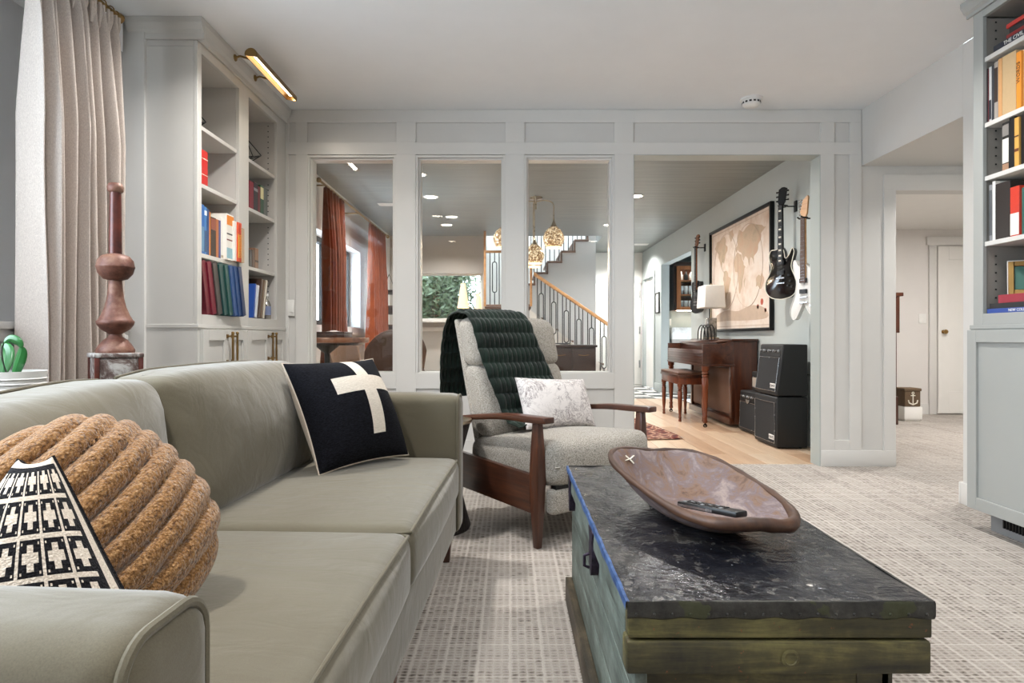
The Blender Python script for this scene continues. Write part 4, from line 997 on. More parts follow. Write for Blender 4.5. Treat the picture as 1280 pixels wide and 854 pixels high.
# caramel fleece pillow with puffed ribs
cp = thing('throw_pillow', 'round caramel fleece pillow with puffed twisted ribs', 'pillow', mat=basis((-.700, 1.01, .603), (.55, .25, -.78), (.52, -.70, .42)))
def ribf(sgn):
    R_ = .195
    def f(a, b):
        ang = 2*PI*a; rr = math.sin(b*PI/2); ex = 2.5
        cu, su = math.cos(ang), math.sin(ang); k = (abs(cu)**ex+abs(su)**ex)**(-1/ex)
        x = R_*rr*cu*k; y = R_*rr*su*k
        z = .082*(1-rr**2.6)**.6
        p = x+.20*(y-.02)**2/.2+.05*y                      # rib coordinate, gently fanning
        ph = (p/.043) % 1.0
        hgt = math.sqrt(max(0, 1-(2*ph-1)**2))-.62
        amp = .026*(.35+.65*(1-rr**6))
        sc_ = 1+.07*hgt*rr**4
        return (x*sc_, y*sc_, sgn*(z+amp*hgt*(1-rr**10)+.004))
    return MB().grid(f, 150, 70, cu=True)
ribf(1).build('front_panel', 'caramel_fleece', cp, smooth=True, ang=80); ribf(-1).build('back_panel', 'caramel_fleece', cp, smooth=True, ang=80)

# ================================================================== CONSOLE BEHIND THE SOFA, FINIAL, PLANT
co = thing('console_table', 'narrow dark console table between sofa and window wall', 'table', (-1.50, 1.85, 0))
MB().box(-.19, .19, -.85, .85, .665, .70).build('table_top', 'dark_sideboard', co, .004)
for x in (-.16, .16):
    for y in (-.80, .80): MB().taper(x, y, 0, .665, .017, .017, .024, .024).build('leg', 'dark_sideboard', co)
MB().box(-.16, .16, -.80, .80, .60, .665).build('apron', 'dark_sideboard', co)
pd = thing('pedestal', 'crackled grey and rust square pedestal block under the finial', 'pedestal', (-1.50, 2.37, .70), math.radians(42))
MB().box(-.072, .072, -.072, .072, 0, .155).build('block', 'crackled_pedestal', pd, .004); 
MB().box(-.080, .080, -.080, .080, .155, .172).build('top_slab', 'crackled_pedestal', pd, .004)
for sx in (-1, 1):
    for sy in (-1, 1): MB().box(sx*.062, sx*.078, sy*.062, sy*.078, 0, .155).build('corner_strip', 'rust_red_iron', pd, .002)
fi = thing('finial', 'tall rust brown turned finial with a bulb and long spindle', 'finial', (-1.50, 2.37, .872))
s3 = .00304
def zf(py): return (441-py)*s3
MB().lathe([(.064, zf(441)), (.066, zf(438)), (.058, zf(433)), (.052, zf(430)), (.040, zf(425)), (.024, zf(421)), (.021, zf(418)), (.028, zf(416)), (.048, zf(412)), (.061, zf(406)), (.064, zf(402)), (.058, zf(400)), (.048, zf(394)), (.036, zf(384)), (.028, zf(372)), (.024, zf(360)), (.022, zf(351))], 28).build('base', 'rusty_finial', fi, smooth=True, ang=60)
MB().lathe([(.018, zf(351)), (.040, zf(349)), (.058, zf(342)), (.064, zf(335)), (.0655, zf(334)), (.064, zf(333)), (.060, zf(326)), (.046, zf(320)), (.022, zf(317.5))], 28).build('bulb', 'rusty_finial', fi, smooth=True, ang=60)
MB().lathe([(.022, zf(317.5)), (.021, zf(280)), (.0195, zf(244)), (.019, zf(241))], 20).build('spindle', 'rust_red_iron', fi, smooth=True)
MB().lathe([(.020, zf(241)), (.027, zf(239)), (.028, zf(234)), (.022, zf(229.5)), (.004, zf(228.5))], 20).build('knob', 'rusty_finial', fi, smooth=True, ang=60)

pt = thing('potted_plant', 'small orchid with glossy leaves in a white ridged pot behind the sofa', 'plant', (-1.52, 1.90, .70))
MB().lathe([(.070, 0), (.078, .01), (.088, .115), (.090, .128), (.084, .128), (.080, .10), (.06, .02)], 40, cap=True).build('pot', 'white_plastic', pt, smooth=True)
for z in (.03, .045, .06, .075, .09, .105): MB().lathe([(.0795+z*.085, z-.003), (.0815+z*.085, z), (.0795+z*.085, z+.003)], 40, cap=False).build('ridge', 'white_plastic', pt, smooth=True)
MB().lathe([(.078, .108), (.0, .112)], 24, cap=False).build('soil', 'stem_dark', pt)
def leaf(pts, wmax, name='leaf', m='leaf_green', face=(0, -1, 0)):
    c = [Vector(p) for p in spline(pts, 5, False)]; L = len(c)
    def f(a, b):
        i = min(L-1, int(b*(L-1)+.5)); t_ = (c[min(L-1, i+1)]-c[max(0, i-1)]).normalized(); s_ = t_.cross(Vector(face)); s_ = s_.normalized() if s_.length > .05 else Vector((1, 0, 0))
        w = wmax*(math.sin(PI*min(1, .06+.94*b))**.7 if b < .97 else .05); u = a*2-1
        return c[i]+s_*u*w*.5+Vector(face)*abs(u)*w*.18*-1
    return MB().grid(f, 5, L).build(name, m, pt, smooth=True, solid=.0015)
leaf([(.03, -.03, .11), (.045, -.035, .145), (.062, -.04, .185), (.066, -.045, .205)], .034)
leaf([(.066, -.045, .200), (.058, -.05, .218), (.035, -.05, .226), (.018, -.05, .215)], .026)
MB().tube(spline([(.018, -.05, .215), (.008, -.045, .185), (.012, -.04, .14), (.02, -.03, .11)], 5, False), .0022, 6).build('stem', 'stem_dark', pt, smooth=True)
leaf([(-.02, -.02, .11), (-.045, -.05, .15), (-.075, -.06, .165), (-.10, -.06, .14)], .04); leaf([(-.03, .0, .11), (-.04, .03, .18), (-.07, .05, .21)], .045)
MB().tube(spline([(.0, -.03, .11), (-.02, -.05, .15), (-.05, -.07, .155), (-.085, -.075, .145)], 5, False), .0028, 6).build('stem', 'stem_dark', pt, smooth=True)
MB().tube(spline([(.025, -.05, .118), (.0, -.075, .135), (-.03, -.085, .125), (-.06, -.09, .06)], 5, False), .003, 6).build('root', 'stem_dark', pt, smooth=True)

# ================================================================== CURTAIN AND ROD
CXc = -1.865
rod = thing('curtain_rod', 'aged brass curtain rod with end cap high on the window wall', 'curtain rod', (CXc, 1.0, 2.452))
MB().tube([(0, -3.2, 0), (0, 1.95, 0)], .015, 14).build('rod', 'aged_brass', rod, smooth=True)
MB().lathe([(.015, 0), (.021, .004), (.021, .012), (.017, .016), (.023, .024), (.024, .040), (.012, .048)], 18).map(lambda v: Vector((v.x, 1.94+v.z, v.y))).build('finial', 'aged_brass', rod, smooth=True)
MB().tube([(-.105, 1.90, 0), (0, 1.90, 0)], .008, 8).build('bracket', 'aged_brass', rod, smooth=True)
for k in range(9):
    y = 1.90-k*.056
    MB().tube([(.024*math.cos(2*PI*q/14), y, -.004+.024*math.sin(2*PI*q/14)) for q in range(14)], .003, 6, closed=True).build('ring', 'aged_brass', rod, smooth=True)
cu = thing('curtain', 'beige linen pinch-pleat curtain hanging from the brass rod', 'curtain', (CXc, 2.655, .015))
rr = random.Random(3); phs = [rr.uniform(-.5, .5) for _ in range(12)]
def curt(a, b):
    z = 2.405*(1-b)                                    # b=0 top
    spread = .265-.015*math.sin(b*3)+.01*b
    y = (a-.5)*2*spread+.012*math.sin(a*21+b*2.5)*(1-b*.3)
    k = a*9.2+.30*math.sin(b*2.2+a*5)+.16*math.sin(b*6+a*11)
    amp = (.022+.042*min(1, b*4))*(1+.3*math.sin(a*17))
    s_ = math.sin(2*PI*k); x = amp*(abs(s_)**.65*(1 if s_ > 0 else -1))
    x += .010*math.sin(4*PI*k+b)
    if b < .05: x *= .6+8*b
    return (x+.02, y, z)
MB().grid(curt, 260, 40).build('panel', 'curtain_linen', cu, smooth=True, ang=80, solid=.003)
hd = MB()
for k in range(10):
    y = .25-k*.056
    for j in (-1, 0, 1): hd.tube([(.03+.006*abs(j), y+j*.012, 2.408), (.032+.004*abs(j), y+j*.010, 2.36), (.026, y+j*.004, 2.30)], [.008, .009, .004], 6)
hd.build('pleats', 'curtain_linen', cu, smooth=True)

# ================================================================== ARMCHAIR
TH = math.radians(38)
ch = thing('armchair', 'speckled cream recliner armchair with dark walnut arms and legs', 'armchair', (.17, 3.25, 0), TH)
tw = 'chair_tweed'
for sx in (-1, 1):
    xa = sx*.345
    # arm rest: curved board, wider at the front
    pts = [(.34, .500), (.20, .520), (.02, .545), (-.16, .562), (-.32, .566), (-.44, .570)]
    wid = [.022, .026, .030, .034, .037, .030]
    mb = MB()
    P_ = spline([(p[0], p[1], w) for p, w in zip(pts, wid)], 5, False); vs = []; 
    for (yy, zz, w) in P_: vs += [(xa-w, yy, zz-.014), (xa+w, yy, zz-.014), (xa+w, yy, zz+.014), (xa-w, yy, zz+.014)]
    n_ = len(P_); fs = [(i*4+k, i*4+(k+1) % 4, (i+1)*4+(k+1) % 4, (i+1)*4+k) for i in range(n_-1) for k in range(4)]+[(3, 2, 1, 0), tuple((n_-1)*4+k for k in range(4))]
    mb.add(vs, fs).build('armrest', 'walnut_y', ch, .006, 2)
    # front leg: slim at the foot, swelling at the side rail
    lg = MB(); prof_ = [(0, .014, .015), (.16, .021, .024), (.30, .025, .030), (.42, .022, .026), (.553, .016, .019)]
    vs = []
    for z, a, b in prof_: vs += [(xa-a, -.36-b, z), (xa+a, -.36-b, z), (xa+a, -.36+b, z), (xa-a, -.36+b, z)]
    n_ = len(prof_); fs = [(i*4+k, i*4+(k+1) % 4, (i+1)*4+(k+1) % 4, (i+1)*4+k) for i in range(n_-1) for k in range(4)]+[(3, 2, 1, 0), tuple((n_-1)*4+k for k in range(4))]
    lg.add(vs, fs).build('leg', 'walnut', ch, .004, 2)
    MB().hexa([(xa-.017, .27, 0), (xa+.017, .27, 0), (xa+.017, .31, 0), (xa-.017, .31, 0)], [(xa-.02, .28, .50), (xa+.02, .28, .50), (xa+.02, .335, .50), (xa-.02, .335, .50)]).build('leg', 'walnut', ch, .004)
    MB().prism([(-.345, .148), (.29, .165), (.30, .345), (-.345, .318)], 'x', xa-.014, xa+.014).build('side_rail', 'walnut_y', ch, .004)
MB().box(-.33, .33, .24, .27, .17, .30).build('stretcher', 'walnut', ch, .003)
seat = softbox(.318, .335, .100, .055, (.012, .030, .030))
seat.map(lambda v: Vector((v.x, v.y, v.z-.06*(v.y+.33)/.66))); at_(seat, 0, -.115, .375).build('seat', tw, ch, smooth=True, weld=True)
MB().tube([(-.315, -.442, .362), (0, -.475, .368), (.315, -.442, .362)], .004, 8).build('piping', tw, ch, smooth=True)
at_(softbox(.318, .030, .055, .022, (0, .008, 0)), 0, -.405, .205).build('footrest', tw, ch, smooth=True, weld=True)
MB().box(-.29, .29, -.42, -.39, .255, .275).build('hinge_bar', 'black_iron', ch)
def back_shape(v): return Vector((v.x, v.y+.34*(v.z)-.06*max(0, v.z-.15), v.z))
lo_ = softbox(.300, .068, .185, .050, (.0, .028, .012)); lo_.map(back_shape); at_(lo_, 0, .190, .605).build('backrest', tw, ch, smooth=True, weld=True)
up_ = softbox(.300, .070, .128, .052, (.0, .030, .014)); up_.map(lambda v: Vector((v.x, v.y+.28*v.z, v.z))); at_(up_, 0, .278, .905).build('headrest', tw, ch, smooth=True, weld=True)
bp = at_(softbox(.294, .020, .33, .016), 0, .285, .70); bp.map(lambda v: Vector((v.x, v.y+.31*(v.z-.70), v.z))).build('back_panel', tw, ch, smooth=True, weld=True)
# throw blanket draped over the back
path = [(.485, .60), (.478, .75), (.468, .92), (.445, 1.010), (.395, 1.052), (.330, 1.058), (.262, 1.045), (.212, 1.005), (.178, .92), (.146, .82), (.112, .73), (.082, .64), (.054, .56), (.032, .512), (-.02, .486), (-.08, .482)]
P_ = [Vector((p[0], p[1])) for p in spline(path, 7, False)]; 
cum = [0]
for i in range(1, len(P_)): cum.append(cum[-1]+(P_[i]-P_[i-1]).length)
TL = cum[-1]
def path_at(s_):
    for i in range(1, len(P_)):
        if cum[i] >= s_ or i == len(P_)-1:
            t_ = (s_-cum[i-1])/max(1e-9, cum[i]-cum[i-1]); d = (P_[i]-P_[i-1]).normalized(); return P_[i-1].lerp(P_[i], t_), Vector((-d.y, d.x))
bl = thing('throw_blanket', 'dark green plush ruched blanket draped over the armchair back', 'blanket', (.17, 3.25, 0), TH)
def blank(a, b):
    s_ = b*TL; p, nr = path_at(s_)
    wl = -.318-.010*math.sin(s_*9)+(.10*max(0, (b-.50)/.5)); wr = .105+.02*math.sin(s_*6+1)+.09*max(0, (b-.55)/.45)
    x = wl+(wr-wl)*a
    row = s_/.082; ri = math.floor(row); fr = row-ri
    puff = math.sin(PI*fr)**.6
    col_ = math.sin(PI*((x/.030+.5*(ri % 2)+.35*math.sin(ri*2.1)) % 1.0))**.7
    h = .006+.020*puff*(.45+.55*col_)
    h *= min(1, 12*min(a, 1-a)+.35)
    return (x, p.x-nr.x*-1*h*1.0 if False else p.x+nr.x*-h, p.y+nr.y*-h)
# choose outward side of the path
pm_, nm_ = path_at(TL*.30)
SG = 1 if nm_.y > 0 else -1
def blank2(a, b):
    s_ = b*TL; p, nr = path_at(s_); q = blank(a, b); h = (Vector((q[1], q[2]))-p).length
    return (q[0], p.x+nr.x*SG*h, p.y+nr.y*SG*h)
MB().grid(blank2, 110, 190).build('top_side', 'green_plush', bl, smooth=True, ang=85, solid=.006)
pillow('lumbar_pillow', 'white lumbar pillow with dark marbled veins on the armchair seat',
       basis((.17+.062*math.cos(TH)+.035*math.sin(TH), 3.25+.062*math.sin(TH)-.035*math.cos(TH), .588), (math.cos(TH), math.sin(TH), -.07), (math.sin(TH)*.92, -math.cos(TH)*.92, .42)), .47, .27, .13, 'marbled_cotton', 'marbled_cotton', pinch=.05, q=.40)
# dark woven drum table behind the sofa arm
dt = thing('side_table', 'dark woven hourglass drum table behind the sofa arm', 'side table', (-.385, 3.06, 0))
MB().lathe([(.185, 0), (.19, .012), (.178, .05), (.150, .16), (.135, .265), (.150, .37), (.180, .48), (.19, .515)], 36).build('body', 'wicker_dark', dt, smooth=True)
MB().lathe([(.195, .515), (.198, .522), (.195, .530), (.0, .530)], 36).build('top', 'champagne_metal', dt, smooth=True)

# ================================================================== TRUNK, BOWL, REMOTE
TX0, TX1, TY0, TY1, TZ = .203, .737, 1.085, 2.235, .47
tr = thing('trunk', 'old wooden trunk with dark worn metal top used as coffee table', 'trunk', (0, 0, 0))
def wavy(mb, amp, f=40): return mb.map(lambda v: v+Vector((amp*math.sin(f*v.y+v.z*31), amp*math.sin(f*v.x*1.3+v.z*17), amp*.6*math.sin(f*.7*v.x+f*.5*v.y))))
tp = MB().grid(lambda a, b: (TX0+(TX1-TX0)*a, TY0+(TY1-TY0)*b, TZ+.0022*math.sin(9*a+4*b)*math.sin(7*b+2)+.0012*math.sin(31*a+3)*math.sin(37*b)), 40, 60)
top = tp.build('lid_top', 'trunk_metal_top', tr, smooth=True)
# folded metal edge (front, back, right) and blue painted left edge
n_ = 60
def strip(p0, p1, out, mat, nm, h=.029):
    p0, p1, out = Vector(p0), Vector(p1), Vector(out)
    def f(a, b):
        p = p0.lerp(p1, a); prof_ = [(-.004, .0012), (.0015, .0010), (.003, -.003), (.003, -h+.003+.0016*math.sin(a*43)), (.0005, -h+.0016*math.sin(a*43))]
        o_, z_ = prof_[int(round(b*4))]; o_ += .0006*math.sin(a*61)
        return p+out*o_+Vector((0, 0, z_))
    return MB().grid(f, n_, 5).build(nm, mat, tr, smooth=True)
strip((TX0, TY0, TZ), (TX1, TY0, TZ), (0, -1, 0), 'trunk_metal_edge', 'metal_edge'); strip((TX0, TY1, TZ), (TX1, TY1, TZ), (0, 1, 0), 'trunk_metal_edge', 'metal_edge')
strip((TX1, TY0, TZ), (TX1, TY1, TZ), (1, 0, 0), 'trunk_metal_edge', 'metal_edge'); strip((TX0, TY0, TZ), (TX0, TY1, TZ), (-1, 0, 0), 'trunk_blue_edge', 'metal_edge', .016)
rn = MB()
for k in range(17): rn.sphere((TX0+.015+k*(TX1-TX0-.03)/16, TY0-.0035, TZ-.020), .0028, 8, 5)
rn.build('nails', 'trunk_metal_edge', tr)['kind'] = 'stuff'
MB().box(TX0+.002, TX1-.002, TY0+.001, TY0+.03, .4055, TZ-.003).build('lid_board', 'trunk_green_wood', tr, .004)
MB().box(TX0+.002, TX1-.002, TY1-.03, TY1-.001, .4055, TZ-.003).build('lid_board', 'trunk_green_wood', tr, .004)
MB().box(TX0+.001, TX0+.024, TY0+.030, TY1-.03, .4055, TZ-.003).build('lid_board', 'trunk_teal_wood', tr, .003); MB().box(TX1-.025, TX1-.002, TY0+.03, TY1-.03, .4055, TZ-.003).build('lid_board', 'trunk_green_wood', tr, .003)
MB().box(TX0+.024, TX1-.025, TY0+.03, TY1-.03, .45, TZ-.004).build('lid_core', 'trunk_plinth_wood', tr)
MB().box(TX0-.001, TX1-.006, TY0-.003, TY0+.042, .3445, .402).build('handle_cleat', 'trunk_green_wood', tr, .005)
MB().box(TX0+.02, TX1-.006, TY1-.042, TY1+.003, .3445, .402).build('handle_cleat', 'trunk_green_wood', tr, .005)
MB().lathe([(.014, 0), (.016, .002), (.011, .0035), (.010, .002), (.002, .002)], 20).map(lambda v: Vector((.485+v.x, TY0-.003-v.z, .374+v.y))).build('knot', 'trunk_green_wood', tr, smooth=True)
bx0, bx1, by0, by1 = TX0+.022, TX1-.052, TY0+.042, TY1-.042
for k, (z0, z1) in enumerate(((.06, .175), (.178, .29), (.293, .402))):
    MB().box(bx0, bx1-.118, by0, by0+.022, z0, z1).build('end_board', 'trunk_green_wood', tr, .003) if False else MB().box(bx0, bx1, by0, by0+.022, z0, z1).build('end_board', 'trunk_green_wood', tr, .003)
    MB().box(bx0, bx1, by1-.022, by1, z0, z1).build('end_board', 'trunk_green_wood', tr, .003)
    MB().box(bx0-.006, bx0+.016, by0-.028, by1+.028, z0, z1).build('side_board', 'trunk_teal_wood', tr, .0025); MB().box(bx1-.016, bx1+.006, by0-.0, by1+.0, z0, z1).build('side_board', 'trunk_green_wood', tr, .0025)
MB().box(bx0+.4, bx0+.402, by0-.001, by0, .1, .3445).build('batten_joint', 'trunk_plinth_wood', tr)
MB().box(bx0+.01, bx1-.01, by0+.02, by1-.02, .05, .065).build('bottom', 'trunk_plinth_wood', tr)
MB().box(bx0-.030, bx0-.006, by0-.02, by1+.02, 0, .082).build('plinth_board', 'trunk_plinth_wood', tr, .003); MB().box(bx1-.0, bx1+.024, by0-.02, by1+.02, 0, .082).build('plinth_board', 'trunk_plinth_wood', tr, .003)
MB().box(bx0-.006, bx1, by1-.01, by1+.02, 0, .06).build('plinth_board', 'trunk_plinth_wood', tr, .003); MB().box(bx0-.006, bx1, by0-.02, by0+.01, 0, .06).build('plinth_board', 'trunk_plinth_wood', tr, .003)
# hasp and hinges on the long side
def plate(y, z0, z1, w, nm):
    pts = spline([(y-w, z1), (y+w, z1), (y+w*.7, z1-.03), (y+w*.95, (z0+z1)/2), (y+w*.4, z0+.01), (y, z0), (y-w*.5, z0+.015), (y-w*.9, (z0+z1)/2), (y-w*.7, z1-.03)], 3)
    return MB().prism(pts, 'x', TX0-.002-.0015, TX0+.0105 if False else TX0+.016).build(nm, 'rusted_hasp', tr, .001, 1)
h_ = plate(1.56, .335, .452, .034, 'hasp'); MB().tube([(TX0-.006, 1.56, .39), (TX0-.018, 1.56, .385), (TX0-.018, 1.56, .36), (TX0-.006, 1.56, .355)], .004, 8).build('staple', 'rusted_hasp', h_, smooth=True)
plate(2.12, .34, .455, .03, 'hinge_strap')
rebase(tr, ((TX0+TX1)/2, (TY0+TY1)/2, 0))

bw = thing('dough_bowl', 'large carved wooden dough bowl on the trunk', 'bowl', (.470, 1.600, TZ+.0035), math.radians(14))
def ring(t_, ins=0):
    out = []; L = (.13+.158*t_**.72)-ins; Wd = (.060+.094*t_**.72)-ins; e = 2.3+.9*t_
    for k in range(64):
        a = 2*PI*k/64; c, s_ = math.cos(a), math.sin(a); kk = (abs(c)**e+abs(s_)**e)**(-1/e)
        x, y = Wd*c*kk, L*s_*kk
        z = (.090+.032*(y/.28)+.006*math.sin(3*a+1))*t_**1.25
        x *= 1+.07*(y/.28)
        z += .0015*math.sin(5*a+t_*4)*t_
        out.append((x, y, z))
    return out
rings = [ring(t_) for t_ in (.0, .06, .15, .28, .42, .56, .7, .84, .95, 1.0)]
top_r = ring(1.0); rim = [(x*.985, y*.985, z+.0035) for x, y, z in top_r]
inn = []
for t_ in (1.0, .95, .84, .7, .56, .42, .28, .15, .06):
    inn.append([(x, y, max(z, .0)+.012*(1-t_)+.001) for x, y, z in ring(t_, .011)])
allr = rings+[rim]+inn
vs = [v for r in allr for v in r]; n_ = 64
fs = [(i*n_+k, i*n_+(k+1) % n_, (i+1)*n_+(k+1) % n_, (i+1)*n_+k) for i in range(len(allr)-1) for k in range(n_)]+[tuple(range(n_-1, -1, -1)), tuple((len(allr)-1)*n_+k for k in range(n_))]
MB().add(vs, fs).build('shell', 'bowl_wood', bw, smooth=True, ang=70)
RM = [((x*.99, y*.99, z-.002), .0085+.0065*max(0, -y/.28)**2+.001*math.sin(k*1.7)) for k, (x, y, z) in enumerate(top_r)]
MB().tube([p for p, r_ in RM], [r_ for p, r_ in RM], 10, closed=True).build('rim', 'bowl_rim', bw, smooth=True, ang=80)
for p0, p1 in (((-.085, .243, .098), (-.045, .262, .108)), ((-.075, .262, .112), (-.055, .240, .090))):
    MB().tube([Vector(p0)+Vector((0, -.004, 0)), (Vector(p0)+Vector(p1))/2+Vector((0, -.012, 0)), Vector(p1)+Vector((0, -.004, 0))], .0032, 6, flat=.5).build('lacing', 'pages', bw, smooth=True)
rm = thing('remote_control', 'slim dark remote control lying in the wooden bowl', 'remote', mat=basis((.470, 1.462, .522), (.55, -.83, .10), (.02, .10, .99)))
MB().box(-.085, .085, -.021, .021, 0, .014).build('body', 'black_plastic', rm, .004)
for i in range(9):
    for j in range(3): MB().box(-.072+i*.013, -.063+i*.013, -.0135+j*.0105, -.0065+j*.0105, .014, .0158).build('button', 'grey_plastic' if (i*3+j) % 4 == 0 else 'ebony', rm)
MB().box(-.080, .02, -.0225, -.0205, .003, .009).build('side_trim', 'steel', rm)
# hall: basket with an anchor on a white stool, tall dark clock at the jamb
bs = thing('basket', 'brown woven basket with a cream anchor in the hall', 'basket', (4.47, 7.02, .160))
MB().box(-.088, .088, -.09, .09, 0, .175).build('body', 'wicker_tan', bs, .010); MB().box(-.096, .096, -.098, .098, .172, .205).build('lid', 'wicker_tan', bs, .008)
an = MB()
an.tube([(0, -.093, .025), (0, -.093, .14)], .0055, 6); an.tube([(.012*math.cos(2*PI*k/10), -.093, .152+.012*math.sin(2*PI*k/10)) for k in range(10)], .004, 6, closed=True)
an.tube([(-.025, -.093, .125), (.025, -.093, .125)], .005, 6); an.tube([(-.052, -.093, .074), (-.042, -.093, .042), (0, -.093, .024), (.042, -.093, .042), (.052, -.093, .074)], .007, 6)
an.build('anchor', 'ivory', bs, smooth=True)
sl = thing('stool', 'low white box stool under the anchor basket', 'stool', (4.47, 7.02, 0))
MB().box(-.10, .10, -.10, .10, .02, .158).build('body', 'white_paint', sl, .004); MB().box(-.085, .085, -.085, .085, 0, .02).build('plinth', 'white_paint', sl)
ck = thing('longcase_clock', 'tall slim dark wooden clock partly hidden behind the hall doorway', 'clock', (3.985, 6.75, 0))
MB().box(-.15, .15, -.10, .10, 0, .30).build('base', 'piano_wood_z', ck, .004); MB().box(-.145, .145, -.08, .08, .30, .98).build('trunk', 'piano_wood_z', ck, .003)
MB().box(-.16, .165, -.10, .10, .98, 1.37).build('hood', 'piano_wood_z', ck, .004); MB().box(-.175, .195, -.12, .12, 1.37, 1.41).build('crown', 'piano_wood_z', ck, .006)
MB().lathe([(.09, 0), (.09, .004), (0, .004)], 28).map(lambda v: Vector((v.x, -.101-v.z, 1.17+v.y))).build('dial', 'ivory', ck)
# ================================================================== PIANO, BENCH, AMPLIFIERS
pn = thing('piano', 'dark brown spinet piano against the grey-green wall', 'piano')
PB, PF, PY0, PY1 = BR-.02, 1.98, 6.42, 7.86
pwd, pz = 'piano_wood', 'piano_wood_z'
MB().box(2.30, PB, PY0, PY1, .03, .895).build('case', pz, pn, .004)
for y in (PY0, PY1-.03):                                   # cheeks of the keyboard
    pol = [(2.30, .625), (PF, .655), (PF, .862), (2.10, .862), (2.20, .870), (2.30, .905)]
    MB().prism(pol, 'y', y, y+.03).build('cheek', pwd, pn, .004)
MB().box(PF-.006, 2.31, PY0-.004, PY1+.004, .632, .652).build('key_bed', pwd, pn, .004)
MB().box(PF, PF+.02, PY0+.03, PY1-.03, .652, .80).build('key_slip', pwd, pn, .003)
for k, z in enumerate((.672, .70, .728, .756)): MB().box(PF-.006, PF, PY0+.03, PY1-.03, z, z+.012).build('moulding', pwd, pn, .002)
MB().box(PF+.02, 2.16, PY0+.045, PY1-.045, .74, .775).build('white_keys', 'ivory', pn, .001)
kk = MB()
for i in range(50):
    if i % 7 in (2, 6): continue
    y = PY0+.06+i*.0262; kk.box(PF+.06, 2.155, y, y+.012, .775, .787)
kk.build('black_keys', 'ebony', pn)['kind'] = 'stuff'
MB().box(2.14, 2.30, PY0+.03, PY1-.03, .775, .872).build('fall_board', pwd, pn, .006)
MB().prism([(2.12, .872), (2.30, .892), (2.30, .905), (2.12, .884)], 'y', PY0+.03, PY1-.03).build('music_shelf', pwd, pn, .002)
MB().box(2.275, PB+.012, PY0-.012, PY1+.012, .895, .915).build('lid', pwd, pn, .004)
MB().box(2.285, 2.30, PY0+.07, PY1-.07, .13, .60).build('lower_panel', 'piano_cloth', pn, .002); MB().box(2.25, 2.31, PY0, PY1, .03, .10).build('toe_rail', pwd, pn, .004)
for y in (PY0, PY1-.055): MB().box(2.27, 2.31, y, y+.055, .10, .63).build('pilaster', pz, pn, .004)
def turned(x, y, z0, z1, r, mat, parent, name='leg', caster=True):
    h = z1-z0; P_ = [(.55, 0), (.75, .02), (.6, .05), (.55, .09), (.72, .12), (.5, .14), (.72, .30), (.95, .60), (1.0, .78), (.7, .80), (1.05, .825), (.7, .85), (1.1, .875), (.8, .90), (1.15, .93), (1.15, 1.0)]
    l = MB().lathe([(r*a, z0+h*b) for a, b in P_], 16, (x, y, 0)).build(name, mat, parent, smooth=True, ang=50)
    return l
for y in (PY0+.035, PY1-.035):
    l = turned(2.015, y, .045, .632, .034, 'bench_wood', pn)
    MB().tube([(2.015+.016*math.cos(2*PI*k/12), y, .018+.016*math.sin(2*PI*k/12)) for k in range(12)], .006, 6, closed=True).build('caster', 'black_iron', l, smooth=True)
    MB().box(2.008, 2.022, y-.010, y+.010, .018, .047).build('caster_fork', 'black_iron', l)
rebase(pn, (2.27, 7.14, 0))
be = thing('piano_bench', 'reddish wooden piano bench with dark padded seat', 'bench')
MB().box(1.84, 2.17, 6.86, 7.66, .485, .515).build('seat_board', 'piano_wood', be, .005); at_(softbox(.16, .395, .018, .012, (0, 0, .006)), 2.005, 7.26, .53).build('seat_pad', 'leather_brown', be, smooth=True, weld=True)
MB().box(1.855, 2.155, 6.875, 7.645, .41, .485).build('apron', 'bench_wood', be, .003)
for x in (1.875, 2.135):
    for y in (6.90, 7.62): turned(x, y, 0, .42, .026, 'bench_wood', be)
rebase(be, (2.005, 7.26, 0))

